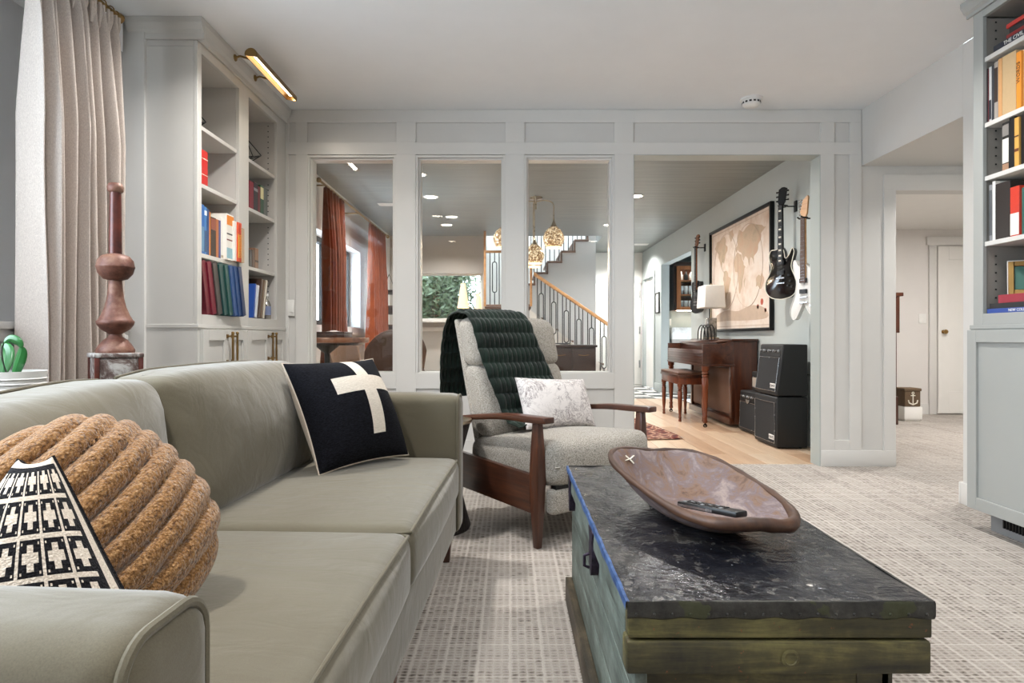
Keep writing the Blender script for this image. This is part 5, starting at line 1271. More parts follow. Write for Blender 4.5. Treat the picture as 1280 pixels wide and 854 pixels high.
def amp(name, label, x0, x1, y0, y1, z0, z1, slope=0, panel=True, logo=None, grille='grille_cloth', logo_mat='white_plastic', group=None, top_panel=True):
    """front faces -x; slope pushes the top front edge back"""
    r = thing(name, label, 'amplifier', group=group); h = z1-z0
    MB().hexa([(x0, y0, z0), (x1, y0, z0), (x1, y1, z0), (x0, y1, z0)], [(x0+slope, y0, z1), (x1, y0, z1), (x1, y1, z1), (x0+slope, y1, z1)]).build('cabinet', 'vinyl_black', r, .012, 3)
    gz1 = z1-(.095*h/.44 if panel else .03)-.02; gz0 = z0+.035
    def fx(z): return x0+slope*(z-z0)/h
    MB().hexa([(fx(gz0)-.006, y0+.03, gz0), (fx(gz0)+.004, y0+.03, gz0), (fx(gz0)+.004, y1-.03, gz0), (fx(gz0)-.006, y1-.03, gz0)], [(fx(gz1)-.006, y0+.03, gz1), (fx(gz1)+.004, y0+.03, gz1), (fx(gz1)+.004, y1-.03, gz1), (fx(gz1)-.006, y1-.03, gz1)]).build('grille', grille, r, .002, 1)
    tr_ = [(fx(gz0)-.007, y0+.028, gz0), (fx(gz0)-.007, y1-.028, gz0), (fx(gz1)-.007, y1-.028, gz1), (fx(gz1)-.007, y0+.028, gz1)]
    MB().tube(tr_, .004, 6, closed=True).build('silver_trim', 'steel', r)
    if panel:
        pz = z1-.06; 
        pn_ = MB().hexa([(fx(gz1+.02)-.004, y0+.03, gz1+.015), (fx(gz1)+.01, y0+.03, gz1+.015), (fx(gz1)+.01, y1-.03, gz1+.015), (fx(gz1+.02)-.004, y1-.03, gz1+.015)], [(fx(z1)-.002, y0+.03, z1-.018), (fx(z1)+.01, y0+.03, z1-.018), (fx(z1)+.01, y1-.03, z1-.018), (fx(z1)-.002, y1-.03, z1-.018)]).build('control_panel', 'black_plastic', r)
        for k in range(8):
            y = y0+.06+k*(y1-y0-.12)/7; zc = (gz1+z1)/2; MB().lathe([(.011, 0), (.010, .012), (.004, .013)], 12).map(lambda v: Vector((fx(zc)-.003-v.z, y+v.x, zc+v.y))).build('knob', 'steel' if k % 2 else 'grey_plastic', pn_, smooth=True)
    if logo:
        ly, lz = y0+.085, gz0+.045
        lp = MB().box(fx(lz)-.011, fx(lz)-.005, ly-.05, ly+.05, lz-.020, lz+.020).build('badge', logo_mat, r, .001, 1)
        text_part(logo, .030, 'black_plastic', lp, basis((fx(lz)-.0118, ly, lz), (0, -1, 0), (-1, 0, 0)))
    for y in (y0+.05, y1-.05):
        for x in (x0+.04, x1-.04): MB().cyl((x, y), .012, z0-.010, z0+.002, 10).build('foot', 'black_plastic', r)
    rebase(r, ((x0+x1)/2, (y0+y1)/2, z0-.010)); return r
amp('guitar_amplifier', 'large black amplifier cabinet standing on the floor in the near stack', 2.215, 2.475, 5.19, 5.66, .010, .432, 0, False, 'CRATE')
amp('guitar_amplifier', 'slope-fronted black amplifier head with knobs on top of the floor cabinet', 2.215, 2.475, 5.19, 5.66, .442, .872, .055, True, 'CRATE')
am = amp('guitar_amplifier', 'black combo amplifier with silver emblem between piano and stack', 2.30, 2.52, 5.80, 6.28, .010, .405, .012, True)
MB().prism([(6.09, .33), (5.99, .33), (6.01, .30), (6.04, .285), (6.07, .30)], 'x', 2.292, 2.302).build('badge', 'steel', am, .001, 1).data.transform(Matrix.Translation(-Vector((2.41, 6.04, 0))))
amp('practice_amplifier', 'small practice amplifier with beige grille on top of the combo', 2.36, 2.47, 5.86, 6.10, .4165, .60, 0, False, None, 'beige_grille')
cb = MB().tube(spline([(2.48, 5.22, .62), (2.53, 5.16, .60), (2.535, 5.14, .50), (2.53, 5.16, .36), (2.545, 5.2, .2), (2.53, 5.18, .012)], 6, False), .004, 6).build('power_cable', 'black_plastic', None, smooth=True); tag(cb, 'black power cable hanging behind the near amplifier stack', 'cable')

# ================================================================== GUITARS, MAP, LAMP
def guitar(name, label, loc, rotz, outline, L_neck, colors, neck_mat, kind, flip=False):
    """local: x across, z up, front towards -y; z=0 at the nut hanging point"""
    r = thing(name, label, 'guitar', loc, rotz); bodym, edgem, fb = colors
    zb = -L_neck                                              # top of the body
    pts = spline([(x, zb+z) for x, z in outline], 5)
    b = MB().prism(pts, 'y', -.0, .042).build('body', bodym, r, .006, 2)
    MB().tube([(x, -.002, z) for x, z in pts[::2]], .0035, 6, closed=True).build('binding', edgem, b, smooth=True)
    MB().prism([(-.021, .0), (.021, 0), (.027, zb-.10), (-.027, zb-.10)], 'y', -.012, .008).build('neck', neck_mat, r, .004)
    MB().prism([(-.020, .0), (.020, 0), (.026, zb-.14), (-.026, zb-.14)], 'y', -.017, -.012).build('fretboard', fb, r)
    for k in range(16):
        z = -(L_neck+.12)*(1-2**(-k/12))*1.65-.02
        if z < zb-.13: break
        MB().box(-.021, .021, -.0182, -.017, z-.001, z+.001).build('fret', 'steel', r)
        if kind == 'black' and k % 2: MB().box(-.013, .013, -.0176, -.017, z+.008, z+.022).build('inlay', 'ivory', r)
    hs = [(-.021, 0), (.021, 0), (.038, .03), (.042, .15), (.012, .165), (-.012, .165), (-.042, .15), (-.038, .03)] if kind != 'white' else [(-.021, 0), (.021, 0), (.030, .03), (.024, .17), (.010, .185), (-.03, .15), (-.045, .05)]
    h = MB().prism(hs, 'y', -.004, .012).map(lambda v: Vector((v.x, v.y+v.z*.16, v.z))).build('headstock', bodym if kind == 'black' else neck_mat, r, .002, 1)
    for k in range(6):
        sx = (-1 if k < 3 else 1) if kind != 'white' else -1; z = .045+.04*(k % 3) if kind != 'white' else .03+.024*k
        MB().tube([(sx*.030, .016, z), (sx*.062, .020, z)], [.004, .009], 8).build('tuner', 'steel' if kind == 'white' else 'black_iron', h, smooth=True)
    zm = zb-.19
    for z in (zm+.07, zm-.02): MB().box(-.037, .037, -.014, -.001, z-.018, z+.018).build('pickup', 'black_plastic', b, .002, 1)
    MB().box(-.042, .042, -.016, -.001, zm-.075, zm-.062).build('bridge', 'steel', b, .002, 1); MB().box(-.045, .045, -.014, -.001, zm-.12, zm-.108).build('tailpiece', 'steel', b, .002, 1)
    for k, (x, z) in enumerate(((.085, zm-.05), (.10, zm-.10), (.075, zm-.14), (.115, zm-.15))): MB().lathe([(.010, 0), (.009, .014)], 12).map(lambda v: Vector((x+v.x, -.001-v.z, z+v.y))).build('knob', 'black_plastic' if kind == 'black' else 'steel', b)
    st_ = MB()
    for k in range(6): st_.tube([(-.017+k*.0068, -.0205, 0), (-.022+k*.0088, -.019, zm-.108)], .0006, 4)
    st_.build('strings', 'steel', r)
    return r
lp_out = [(.0, .02), (-.055, .0), (-.105, .0), (-.128, -.05), (-.118, -.11), (-.105, -.16), (-.125, -.22), (-.162, -.28), (-.165, -.36), (-.12, -.42), (-.04, -.445), (.04, -.445), (.12, -.42), (.165, -.36), (.162, -.28), (.125, -.22), (.105, -.16), (.118, -.10), (.135, -.035), (.115, .0), (.085, -.055), (.045, -.085), (.03, -.02)]
guitar('electric_guitar', 'black single-cutaway electric guitar with white binding on a wall hanger', (2.425, 5.59, 2.115), math.radians(-62), lp_out, .395, ('gloss_black', 'ivory', 'ebony'), 'ebony', 'black')
v_out = [(.0, .03), (-.05, .0), (-.09, .06), (-.11, .03), (-.10, -.06), (-.075, -.13), (-.095, -.24), (-.14, -.36), (-.125, -.43), (-.085, -.44), (-.035, -.36), (0, -.30), (.035, -.36), (.085, -.42), (.13, -.41), (.135, -.34), (.095, -.23), (.075, -.13), (.12, -.03), (.13, .05), (.10, .06), (.055, -.01)]
guitar('electric_guitar', 'white star-shaped electric guitar with maple neck on a wall hanger', (2.45, 5.21, 1.935), math.radians(-68), v_out, .41, ('white_plastic', 'white_plastic', 'leather_brown'), 'handrail_oak', 'white')
lp2 = [(x*.92, z*.92) for x, z in lp_out]
guitar('electric_guitar', 'dark guitar with long brown neck hanging beyond the map', (2.44, 8.20, 2.12), math.radians(-80), lp2, .46, ('black_plastic', 'black_plastic', 'ebony'), 'table_oak', 'dark')
def hanger(y, z, label):
    r = thing('guitar_hanger', label, 'hanger', (BR, y, z))
    MB().box(-.012, 0, -.025, .025, -.05, .05).build('wall_plate', 'black_iron', r, .003)
    MB().tube([(-.012, 0, 0), (-.09, 0, 0)], .006, 8).build('arm', 'black_iron', r, smooth=True)
    for s_ in (-1, 1): MB().tube([(-.085, 0, 0), (-.095, s_*.033, 0), (-.135, s_*.035, .004), (-.15, s_*.030, .014)], .007, 8).build('hook', 'black_iron', r, smooth=True)
hanger(5.59, 2.105, 'black wall hanger holding the black guitar'); hanger(5.21, 1.925, 'black wall hanger holding the white guitar'); hanger(8.20, 2.11, 'black wall hanger beyond the map')

mp = thing('framed_map', 'large framed sepia world map on the grey-green wall', 'map', (BR, 6.985, 1.00))
mw, mh = 1.87, 1.255
for a in ((-mw/2, -mw/2+.03, 0, mh), (mw/2-.03, mw/2, 0, mh), (-mw/2+.03, mw/2-.03, 0, .03), (-mw/2+.03, mw/2-.03, mh-.03, mh)): MB().box(-.04, 0, a[0], a[1], a[2], a[3]).build('frame_bar', 'black_iron', mp, .003)
MB().box(-.012, -.002, -mw/2+.03, mw/2-.03, .03, mh-.03).build('sheet', 'map_paper', mp)
def land(pts, m='map_land', nm='continent'):            # u 0..1 from far edge (left as seen) to near edge, v up
    P_ = spline([(mw/2-.06-u*(mw-.12), .07+v*(mh-.14)) for u, v in pts], 4); return MB().prism(P_, 'x', -.0128, -.012).build(nm, m, mp)
rm_ = random.Random(21)
def rough(pts, j=.007):
    out = []
    for i in range(len(pts)):
        p, q = Vector(pts[i]), Vector(pts[(i+1) % len(pts)]); n_ = max(1, int((q-p).length/.03))
        for k in range(n_):
            c = p.lerp(q, k/n_); out.append((c.x+rm_.uniform(-j, j), c.y+rm_.uniform(-j, j)))
    return out
land(rough([(.06, .86), (.10, .92), (.17, .93), (.24, .96), (.28, .91), (.26, .86), (.30, .83), (.31, .79), (.27, .76), (.25, .71), (.24, .66), (.22, .68), (.20, .65), (.21, .61), (.24, .58), (.22, .58), (.17, .64), (.14, .72), (.12, .79), (.08, .82)]))
land(rough([(.24, .58), (.29, .58), (.33, .52), (.37, .48), (.35, .42), (.33, .36), (.30, .33), (.28, .26), (.26, .20), (.245, .24), (.25, .34), (.235, .44), (.225, .50)]))
land(rough([(.48, .86), (.50, .92), (.53, .95), (.57, .91), (.63, .93), (.70, .96), (.78, .93), (.88, .90), (.93, .86), (.88, .83), (.86, .77), (.83, .73), (.81, .67), (.77, .64), (.76, .57), (.74, .62), (.71, .64), (.69, .56), (.66, .63), (.62, .66), (.60, .63), (.58, .67), (.56, .71), (.52, .73), (.50, .76), (.47, .74), (.46, .78), (.49, .80)]))
land(rough([(.46, .71), (.50, .72), (.56, .69), (.58, .64), (.60, .58), (.63, .57), (.60, .51), (.58, .45), (.57, .38), (.54, .31), (.52, .31), (.51, .40), (.505, .48), (.50, .52), (.45, .54), (.43, .60), (.44, .66)]))
land(rough([(.79, .42), (.83, .46), (.86, .44), (.88, .47), (.91, .41), (.90, .35), (.86, .32), (.82, .35), (.79, .35)])); land(rough([(.34, .97), (.41, .98), (.42, .92), (.38, .87), (.35, .91)])); land(rough([(.605, .43), (.62, .45), (.62, .38), (.61, .37)]))
land([(.10, .12), (.3, .16), (.5, .14), (.72, .18), (.92, .14), (.95, .05), (.6, .04), (.3, .05), (.08, .05)], 'map_sepia', 'map_border'); 
for u, v, s_ in ((.88, .20, .03), (.82, .16, .022), (.93, .12, .02)): land([(u+s_*math.cos(a)*.7, v+s_*math.sin(a)) for a in (0, 1, 2, 3, 4, 5)], 'map_red', 'map_rosette')
for y0, y1, z0, z1 in ((-.87, .87, .055, .062), (-.87, .87, 1.19, 1.197), (-.87, -.863, .055, 1.197), (.863, .87, .055, 1.197)): MB().box(-.0128, -.012, y0, y1, z0, z1).build('map_line', 'map_sepia', mp)
for cx_ in (.27, .66): MB().tube([(-.0125, mw/2-.06-(cx_+.235*math.cos(2*PI*k/40))*(mw-.12), .07+(.57+.40*math.sin(2*PI*k/40))*(mh-.14)) for k in range(40)], .0035, 4, closed=True).build('map_circle', 'map_sepia', mp)

tl = thing('table_lamp', 'table lamp with cream rectangular shade and glass base on the piano', 'lamp', (2.365, 7.36, .9155))
MB().box(-.075, .075, -.075, .075, 0, .016).build('foot', 'champagne_metal', tl, .003); MB().box(-.055, .055, -.055, .055, .016, .245).build('glass_base', 'mercury_glass', tl, .010, 3); MB().tube([(0, 0, .245), (0, 0, .50)], .007, 8).build('stem', 'champagne_metal', tl)
MB().taper(0, 0, .36, .625, .125, .155, .112, .142).build('shade', 'lamp_shade_cream', tl, .012, 3)
MB().sphere((0, 0, .64), .010, 10, 6).build('shade_knob', 'champagne_metal', tl)
lr = thing('loop_sculpture', 'row of dark metal hoops standing on the piano music shelf', 'sculpture', (2.19, 6.95, .9))
MB().box(-.05, .05, -.22, .22, -.010, .004).build('base', 'piano_wood', lr, .002)
for k in range(4):
    y = -.165+k*.11; MB().tube([(.052*math.cos(a)-.01, y+.030*math.cos(a), .004+.165*math.sin(a)**.7) for a in [PI*i/14 for i in range(15)]], .0065, 8).build('hoop', 'black_iron', lr, smooth=True)
switch('wall_outlet', 'white outlet plate on the guitar wall beside the lamp', (BR, 8.42, .98), -PI/2, .075, .12)

# ================================================================== DINING CORNER BEHIND THE FIRST WINDOW
dtb = thing('pub_table', 'small round wooden pub table on a black iron pedestal', 'table', (-1.497, 5.10, 0))
MB().lathe([(.30, .885), (.335, .890), (.335, .922), (.33, .930), (0, .930)], 40).build('table_top', 'table_oak', dtb, smooth=True); MB().lathe([(.29, .868), (.30, .885)], 36).build('apron', 'dark_sideboard', dtb)
MB().lathe([(.20, 0), (.20, .02), (.05, .05), (.035, .12), (.030, .35), (.045, .60), (.025, .62), (.022, .80), (.07, .84), (.10, .866)], 20).build('pedestal', 'black_iron', dtb, smooth=True)
bx_ = thing('wooden_box', 'flat reddish wooden box lying on the pub table', 'box', (-1.54, 5.08, .9305))
MB().box(-.20, .22, -.13, .13, 0, .030).build('body', 'piano_wood', bx_, .003); MB().box(-.203, .223, -.133, .133, .030, .046).build('lid', 'piano_wood', bx_, .003)
def stool(label, loc, rz, m):
    r = thing('counter_chair', label, 'chair', loc, rz)
    at_(softbox(.235, .23, .045, .03, (0, 0, .012)), 0, 0, .645).build('seat', m, r, smooth=True, weld=True)
    def f(a, b):
        an = -1.05+2.1*a; R_ = .255; top_ = .99-.16*abs(2*a-1)**2.5; z = .655+(top_-.655)*b
        return (R_*math.sin(an)*(1+.06*b), .02+(R_-.02)*math.cos(an)+.06*b, z)
    MB().grid(f, 22, 8).build('backrest', m, r, smooth=True, solid=.04)
    for sx in (-1, 1):
        for sy in (-1, 1): MB().tube([(sx*.23, sy*.22, 0), (sx*.17, sy*.16, .60)], [.012, .017], 8).build('leg', 'black_iron', r, smooth=True)
    MB().tube([(-.205, -.195, .22), (.205, -.195, .22)], .009, 8).build('foot_rail', 'black_iron', r)
stool('tan leather counter chair behind the pub table', (-1.33, 5.56, 0), 1.2, 'leather_tan')
stool('brown leather counter chair with rounded back beside the pub table', (-.97, 5.00, 0), math.radians(205), 'leather_brown')
crod = thing('curtain_rod', 'slim brass curtain rod above the rust curtains', 'curtain rod', (-1.72, 7.1, 2.345))
MB().tube([(0, -1.5, 0), (0, 1.65, 0)], .012, 10).build('rod', 'aged_brass', crod, smooth=True)
for y in (-1.5, 1.65): MB().sphere((0, y, 0), .024, 12, 8).build('finial', 'aged_brass', crod, smooth=True)
for y in (-1.3, 0, 1.5): MB().tube([(-.225, y, 0), (0, y, 0)], .007, 6).build('bracket', 'aged_brass', crod)
def rust(label, y0, y1, seed):
    c = thing('curtain', label, 'curtain', (-1.72, (y0+y1)/2, .62))
    w = y1-y0
    def f(a, b):
        z = 1.705*(1-b); k = a*7+.2*math.sin(b*3+seed+a*4); am_ = .022+.03*min(1, b*3)
        return (am_*math.sin(2*PI*k)+.005, (a-.5)*w*(1-.10*math.sin(PI*b))+.01*math.sin(a*19), z)
    MB().grid(f, 130, 16).build('panel', 'rust_curtain', c, smooth=True, ang=80, solid=.003)
rust('rust orange curtain hanging on the near half of the rod, over the window', 5.74, 6.42, 1); rust('rust orange curtain hanging at the far end of the rod', 7.55, 8.55, 2)
sh_ = thing('shelf_rack', 'dark metal wall shelf with wooden boards beyond the rust curtains', 'shelf', (-1.95, 9.15, .98))
for y in (-.16, .16): MB().box(0, .02, y-.012, y+.012, 0, .92).build('upright', 'black_iron', sh_)
for z in (.02, .30, .60): 
    b_ = MB().box(.0, .36, -.32, .32, z, z+.025).build('board', 'dark_sideboard', sh_, .002)
    for y in (-.16, .16): MB().tube([(.02, y, z-.0), (.33, y, z-.0)], .008, 6).build('bracket', 'black_iron', b_)
tri = thing('triangle_ornament', 'black triangular ornament on the upper wall shelf', 'ornament', (-1.76, 9.05, 1.6055)); MB().tube([(-.09, 0, .012), (.09, 0, .012), (0, 0, .24)], .012, 6, closed=True).build('frame', 'black_iron', tri); MB().box(-.06, .06, -.03, .03, 0, .012).build('foot', 'black_iron', tri)
for k, (z, lb) in enumerate(((1.3055, 'short row box on the middle wall shelf'), (1.0255, 'low box on the bottom wall shelf'))):
    q = thing('storage_box', lb, 'box', (-1.76, 9.20-k*.08, z)); MB().box(-.11, .11, -.13, .13, 0, .07).build('body', 'dark_sideboard', q, .003); MB().box(-.115, .115, -.135, .135, .07, .09).build('lid', 'leather_brown', q, .003)

# lamps on the far sill
def cone_lamp(label, loc, s_):
    r = thing('table_lamp', label, 'lamp', loc)
    MB().lathe([(.055*s_, 0), (.05*s_, .012), (.014*s_, .03), (.010*s_, .08), (.022*s_, .12), (.010*s_, .16), (.008*s_, .24*s_)], 16).build('base', 'champagne_metal', r, smooth=True)
    MB().lathe([(.095*s_, .20*s_), (.035*s_, .60*s_)], 24, cap=False).build('shade', 'glowing_shade', r, smooth=True)
    d = bpy.data.lights.new('lamp_light', 'POINT'); d.energy = 3; d.color = (1, .78, .52); d.shadow_soft_size = .03
    o = bpy.data.objects.new('lamp_light', d); COL.objects.link(o); o.parent = r; o.location = (0, 0, .33*s_)
cone_lamp('lamp with tall glowing cone shade on the far sill before the trees', (-.755, 9.97, 1.206), .98)
cone_lamp('smaller glowing cone lamp nearer the stairs on the far sill', (-.515, 9.93, 1.206), .72)
pf2 = thing('pouf', 'low round leopard-patterned pouf below the far window', 'pouf', (-1.12, 8.9, 0))
MB().lathe([(.26, 0), (.30, .04), (.31, .26), (.28, .36), (.18, .405), (.001, .415)], 30).build('cover', 'leopard_rug', pf2, smooth=True)
MB().lathe([(.312, .20), (.314, .205), (.312, .21)], 30, cap=False).build('piping', 'leather_brown', pf2)
sbd = thing('sideboard', 'dark wood sideboard standing before the stair railing', 'sideboard', (.66, 8.55, 0))
MB().box(-.50, .48, -.22, .22, .08, .80).build('body', 'dark_sideboard', sbd, .004); MB().box(-.52, .50, -.24, .24, .80, .83).build('top', 'dark_sideboard', sbd, .004)
for k, (x0, x1) in enumerate(((-.48, -.17), (-.155, .155), (.17, .46))):
    for z0, z1 in ((.12, .44), (.46, .77)):
        d_ = MB().box(x0, x1, -.235, -.22, z0, z1).build('drawer', 'dark_sideboard', sbd, .003); MB().tube([((x0+x1)/2-.07, -.255, z1-.07), ((x0+x1)/2, -.262, z1-.08), ((x0+x1)/2+.07, -.255, z1-.07)], .005, 6).build('handle', 'aged_brass', d_, smooth=True)
for x in (-.47, .45):
    for y in (-.19, .19): MB().taper(x, y, 0, .08, .018, .018, .026, .026).build('leg', 'dark_sideboard', sbd)
for k, (c_, lb) in enumerate((('#d9d6d0', 'white magazine lying on the dark sideboard'), ('#2a2d33', 'black magazine on top of the white one on the sideboard'))):
    m_ = thing('magazine', lb, 'magazine', (.62+.06*k, 8.46, .8305+.013*k), .3-.5*k); MB().box(-.14, .14, -.105, .105, 0, .012).build('cover', bookcol(c_), m_, .001, 1); MB().box(-.138, .1405, -.103, .1055, .002, .010).build('page_block', 'pages', m_)

# ================================================================== STAIRS AND RAILINGS
st = thing('staircase', 'staircase with wooden treads turning at a landing behind the railing', 'staircase')
for k in range(7):
    x0 = 1.92-.235*k; z = .177*(k+1)
    MB().box(x0-.26, x0, 9.66, 10.5, z-.03, z).build('tread', 'stringer_wood', st, .003); MB().box(x0-.235, x0-.215, 9.68, 10.48, z-.177, z-.03).build('riser', 'white_paint', st)
MB().box(-.398, .32, 9.66, 10.599, 1.380, 1.41).build('landing', 'stringer_wood', st, .003)
pol = [(1.92, 0), (1.92, .12), (.30, 1.36), (.30, 1.10), (1.70, 0)]; MB().prism(pol, 'y', 9.64, 9.66).build('stringer', 'white_paint', st)
for i in range(len(treads)-1):
    (xa, za), (xb, zb) = treads[i], treads[i+1]
    MB().box(xa-.02, xb, SY-.03, SY+1.2, za, za+.035).build('tread', 'stringer_wood', st, .003); MB().box(xb-.03, xb-.005, SY-.03, SY+.12, za+.035, zb).build('riser_trim', 'stringer_wood', st)
    for q in range(3): 
        xx = xa+.03+q*(xb-xa)/3; MB().tube([(xx, SY+.01, za+.035), (xx, SY+.01, za+.035+.92)], .0075, 6).build('baluster', 'black_iron', st)
rebase(st, (.8, 10.1, 0))
def hoop_pts(x, y, zc, hw, hh):
    p = [(x+hw*math.cos(a), y, zc+hh-hw+hw*math.sin(a)) for a in [PI*i/8 for i in range(9)]]+[(x+hw*math.cos(a), y, zc-hh+hw+hw*math.sin(a)) for a in [PI+PI*i/8 for i in range(9)]]
    return p
rl = thing('stair_railing', 'sloping stair railing with oak handrail and black hoop balusters', 'railing')
RY = 9.60; xA, zA, xB, zB = .36, 1.91, 1.56, 1.09
sl_ = (zB-zA)/(xB-xA)
MB().hexa([(xA, RY-.03, zA-.03), (xB, RY-.03, zB-.03), (xB, RY+.03, zB-.03), (xA, RY+.03, zA-.03)], [(xA, RY-.03, zA+.03), (xB, RY-.03, zB+.03), (xB, RY+.03, zB+.03), (xA, RY+.03, zA+.03)]).build('handrail', 'handrail_oak', rl, .008)
MB().hexa([(xA, RY-.02, zA-.90), (xB, RY-.02, zB-.90), (xB, RY+.02, zB-.90), (xA, RY+.02, zA-.90)], [(xA, RY-.02, zA-.87), (xB, RY-.02, zB-.87), (xB, RY+.02, zB-.87), (xA, RY+.02, zA-.87)]).build('bottom_rail', 'stringer_wood', rl)
k = 0; x = xA+.055
while x < xB-.01:
    zt_ = zA+sl_*(x-xA)-.02; zb_ = zt_-.86
    if k % 3 == 1:
        zc = (zt_+zb_)/2-.02; b_ = MB().tube(hoop_pts(x, RY, zc, .034, .245), .0075, 6, closed=True).build('hoop', 'black_iron', rl, smooth=True)
        MB().tube([(x, RY, zt_), (x, RY, zc+.245)], .0075, 6).build('baluster', 'black_iron', rl); MB().tube([(x, RY, zc-.245), (x, RY, zb_)], .0075, 6).build('baluster', 'black_iron', rl)
    else: MB().tube([(x, RY, zt_), (x, RY, zb_)], .0075, 6).build('baluster', 'black_iron', rl)
    x += .0585+.018*(k % 3 == 2); k += 1
rebase(rl, (.96, RY, 0))
gd = thing('landing_guard', 'upright landing guard panel with brown frame and black hoop', 'railing')
GY = 9.62
for a in ((-.41, -.375, 1.41, ZC-.005), (.30, .335, 1.41, 2.32)): MB().box(a[0], a[1], GY-.02, GY+.02, a[2], a[3]).build('post', 'handrail_oak', gd, .003)
MB().box(-.375, .30, GY-.02, GY+.02, 2.235, 2.27).build('top_rail', 'handrail_oak', gd, .003); MB().box(-.375, .30, GY-.02, GY+.02, 1.41, 1.44).build('bottom_rail', 'stringer_wood', gd, .003)
for k in range(9):
    x = -.315+k*.071
    if k % 3 == 1:
        MB().tube(hoop_pts(x, GY, 1.86, .033, .235), .0075, 6, closed=True).build('hoop', 'black_iron', gd, smooth=True)
        MB().tube([(x, GY, 2.235), (x, GY, 2.095)], .0075, 6).build('baluster', 'black_iron', gd); MB().tube([(x, GY, 1.625), (x, GY, 1.44)], .0075, 6).build('baluster', 'black_iron', gd)
    else: MB().tube([(x, GY, 1.44), (x, GY, 2.235)], .0075, 6).build('baluster', 'black_iron', gd)
rebase(gd, (-.04, GY, 1.41))

# ================================================================== PENDANTS
chd = thing('pendant_chandelier', 'champagne metal swag chandelier with amber mosaic glass shades', 'chandelier', (.30, 7.33, ZC))
MB().lathe([(.075, 0), (.075, -.018), (.03, -.025), (.012, -.03)], 24).build('canopy', 'champagne_metal', chd, smooth=True); MB().tube([(0, 0, -.02), (0, 0, -.14)], .010, 8).build('stem', 'champagne_metal', chd)
def pend(dx, dy, zc, s_):
    arm_ = MB().tube(spline([(0, 0, -.05), (dx*.4, dy*.4, -.035), (dx*.85, dy*.85, -.05), (dx, dy, -.10), (dx, dy, zc+.19*s_)], 6, False), .006, 8).build('arm', 'champagne_metal', chd, smooth=True)
    MB().lathe([(.010, .20*s_), (.012, .17*s_), (.026*s_, .13*s_), (.045*s_, .105*s_)], 18, (dx, dy, zc)).build('cap', 'champagne_metal', arm_, smooth=True)
    MB().lathe([(.045*s_, .105*s_), (.085*s_, .065*s_), (.112*s_, .01*s_), (.112*s_, -.03*s_), (.095*s_, -.075*s_), (.078*s_, -.10*s_)], 26, (dx, dy, zc), cap=False).build('shade', 'amber_mosaic', arm_, smooth=True, solid=.003)
    MB().lathe([(.079*s_, -.098*s_), (.081*s_, -.104*s_), (.077*s_, -.112*s_)], 26, (dx, dy, zc), cap=False).build('rim', 'rim_glow', arm_, smooth=True)
    MB().sphere((dx, dy, zc), .026, 12, 8, 1, 1, 1.25).build('bulb', 'bulb_warm', arm_, smooth=True)
    d = bpy.data.lights.new('lamp_light', 'POINT'); d.energy = 5; d.color = (1, .80, .56); d.shadow_soft_size = .03
    o = bpy.data.objects.new('lamp_light', d); COL.objects.link(o); o.parent = chd; o.location = (dx, dy, zc-.125)
pend(.208, .0, -.47, 1.12); pend(-.028, .08, -.70, 1.0); pend(-.03, -.32, -.71, .98); pend(-.38, .08, -.46, 1.1)

# ================================================================== BAR NICHE
cbn = thing('bar_cabinet', 'oak wall cabinet with glass door and glassware in the bar niche', 'cabinet')
cx0, cx1, cy0, cy1, cz0, cz1 = 2.86, 3.40, 10.72, 11.115, 1.40, 2.16
for a in ((cx0, cx0+.02, cy0+.02, cy1, cz0, cz1), (cx1-.02, cx1, cy0+.02, cy1, cz0, cz1)): MB().box(*a).build('side_panel', 'cabinet_oak', cbn)
MB().box(cx0+.02, cx1-.02, cy1-.01, cy1, cz0, cz1).build('back_panel', 'cabinet_oak', cbn)
for z in (cz0, 1.655, 1.90, cz1-.02): MB().box(cx0+.02, cx1-.02, cy0+.02, cy1-.01, z, z+.02).build('shelf', 'cabinet_oak', cbn)
dr = MB().box(cx0, cx0+.07, cy0, cy0+.018, cz0, cz1).box(cx1-.07, cx1, cy0, cy0+.018, cz0, cz1).box(cx0+.07, cx1-.07, cy0, cy0+.018, cz0, cz0+.06).box(cx0+.07, cx1-.07, cy0, cy0+.018, cz1-.06, cz1).build('door', 'cabinet_oak', cbn); MB().box(cx0+.07, cx1-.07, cy0+.008, cy0+.011, cz0+.06, cz1-.06).build('pane', 'clear_glass', dr)
MB().box(cx0-.06, cx1, cy0-.02, cy1, cz1, cz1+.07).build('crown', 'dark_sideboard', cbn, .004); MB().box(cx0-.05, cx0, cy0+.03, cy1, cz0, cz1).build('filler', 'dark_sideboard', cbn)
MB().box(cx0+.03, cx1-.03, cy0+.10, cy0+.14, cz0-.008, cz0).build('led_strip', 'cabinet_led', cbn)
area('lamp_light', ((cx0+cx1)/2, cy0+.12, cz0-.012), 1.2, .45, (1, .94, .82), (0, 0, 0), .04, parent=cbn); area('lamp_light', ((cx0+cx1)/2, cy0+.06, cz1-.03), 1.0, .40, (1, .94, .82), (0, 0, 0), .02, parent=cbn)
rebase(cbn, (cx0, cy0, cz0))
def glassware(x, y, z, h, lab): 
    o = MB().lathe([(.024, 0), (.026, .004), (.034, h*.6), (.032, h), (.030, h), (.031, h*.6), (.022, .008)], 12).build('drinking_glass', 'marble_white', None, smooth=True); o.location = (x, y, z); tag(o, lab, 'glass', 'glassware in the bar cabinet'); return o
g0 = glassware(2.975, 10.84, 1.4205, .15, 'white drinking glass on the bottom shelf of the bar cabinet'); 
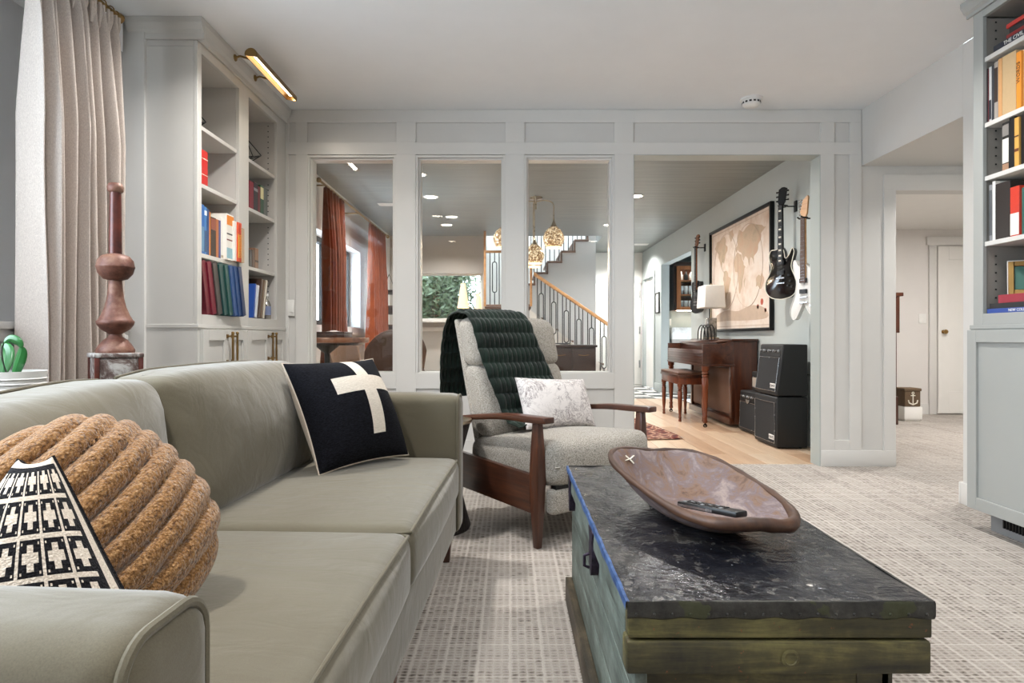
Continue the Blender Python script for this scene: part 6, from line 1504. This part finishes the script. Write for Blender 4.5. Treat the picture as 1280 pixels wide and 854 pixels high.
for zi, lab in ((1.4205, 'white drinking glass on the bottom shelf of the bar cabinet'), (1.6755, 'white drinking glass on the middle shelf of the bar cabinet')):
    for k in range(5):
        if zi < 1.5 and k == 0: continue
        c_ = g0.copy(); COL.objects.link(c_); c_.location = (2.975+k*.075, 10.84, zi); c_['label'] = lab
for k, (x, c_, lb) in enumerate(((2.96, 'marble_white', 'white jar on the top shelf of the bar cabinet'), (3.05, 'black_plastic', 'dark bottle on the top shelf of the bar cabinet'), (3.14, 'marble_white', 'pale carafe on the top shelf of the bar cabinet'))):
    o = MB().lathe([(.030, 0), (.034, .01), (.034, .09), (.018, .12), (.014, .15)], 14).build('bottle', c_, None, smooth=True); o.location = (x, 10.84, 1.9205); tag(o, lb, 'bottle')
ctr = thing('bar_counter', 'white marble bar counter with dark wine cooler below', 'counter', (3.1, 10.8, 0))
MB().box(-.36, .9, -.24, .31, .90, 1.10).build('counter_top', 'marble_white', ctr, .004); MB().box(-.02, .9, -.18, .31, .0, .90).build('cabinet', 'far_wall_paint', ctr, .003); 
wc_ = MB().box(.12, .60, -.20, -.18, .08, .86).build('wine_cooler_door', 'black_plastic', ctr, .003); MB().tube([(.16, -.225, .15), (.16, -.225, .80)], .010, 8).build('handle', 'steel', wc_)
MB().box(-.34, -.02, -.16, .31, 0, .90).build('end_panel', 'far_wall_paint', ctr, .003)
sfm = thing('framed_print', 'narrow black framed print on the wall before the bar niche', 'picture', (BR, 10.83, 1.35))
for a in ((-.14, -.12, 0, .36), (.12, .14, 0, .36), (-.12, .12, 0, .02), (-.12, .12, .34, .36)): MB().box(-.022, 0, a[0], a[1], a[2], a[3]).build('frame_bar', 'black_iron', sfm)
MB().box(-.010, -.002, -.12, .12, .02, .34).build('print', 'white_paint', sfm)
rg = thing('area_rug', 'small dark red patterned rug with fringed edge on the oak floor', 'rug', (.92, 6.35, .0005), math.radians(8))
MB().grid(lambda a, b: (-.55+1.1*a, -.75+1.5*b, .008+.02*max(0, a-.93)/.07*math.sin(PI*b)**.2), 40, 20).build('pile', 'persian_rug', rg, smooth=True, solid=.006)
frg = MB()
for k in range(60): frg.tube([(.55, -.74+k*.025, .018), (.58, -.742+k*.025, .008)], .002, 4)
frg.build('fringe', 'pages', rg)['kind'] = 'stuff'

# ================================================================== TREES OUTSIDE THE FAR WINDOW
rt = random.Random(9)
struct('floor_garden', MB().box(-6, -.5, 10.4, 18, -.1, -.02), 'bark', 'garden soil outside')
def tree(label, x, y, n, lo, hi, sp):
    r = thing('garden_tree', label, 'tree', (x, y, -.02)); br = MB(); lf = MB()
    br.tube([(0, 0, 0), (.03, 0, .8), (-.04, .02, 1.6), (.02, 0, 2.6)], [.07, .055, .04, .02], 8)
    tips = []
    for k in range(16):
        z0 = rt.uniform(.5, 2.3); a = rt.uniform(0, 2*PI); L = rt.uniform(.4, sp); p1 = (math.cos(a)*L, math.sin(a)*L*.6, z0+rt.uniform(.1, .6)); br.tube([(0, 0, z0), (p1[0]*.5, p1[1]*.5, z0+.2), p1], [.022, .014, .006], 5); tips.append((p1, z0))
    for k in range(n):
        p1, z0 = rt.choice(tips); t_ = rt.uniform(.2, 1.2); c = Vector((p1[0]*t_+rt.gauss(0, .18), p1[1]*t_+rt.gauss(0, .18), z0+(p1[2]-z0)*t_+rt.gauss(0, .2)))
        if x+c.x > -.57 or y+c.y < 10.45: continue
        d = Vector((rt.uniform(-1, 1), rt.uniform(-1, 1), rt.uniform(-1, .5))).normalized(); s_ = d.orthogonal().normalized(); L = rt.uniform(.04, .085)
        lf.add([c-d*L, c+s_*L*.4, c+d*L, c-s_*L*.4], [(0, 1, 2, 3)])
    br.build('branches', 'bark', r, smooth=True); lf.build('foliage', 'tree_leaf', r)['kind'] = 'stuff'
tree('leafy garden tree standing directly behind the far window', -1.40, 11.6, 4200, .5, 2.5, .75); tree('leafy garden tree nearer the stairwell wall behind the far window', -1.45, 13.6, 6500, .5, 2.5, .9); tree('garden tree at the back beyond the far window', -2.9, 15.6, 4500, .5, 2.5, 1.1)
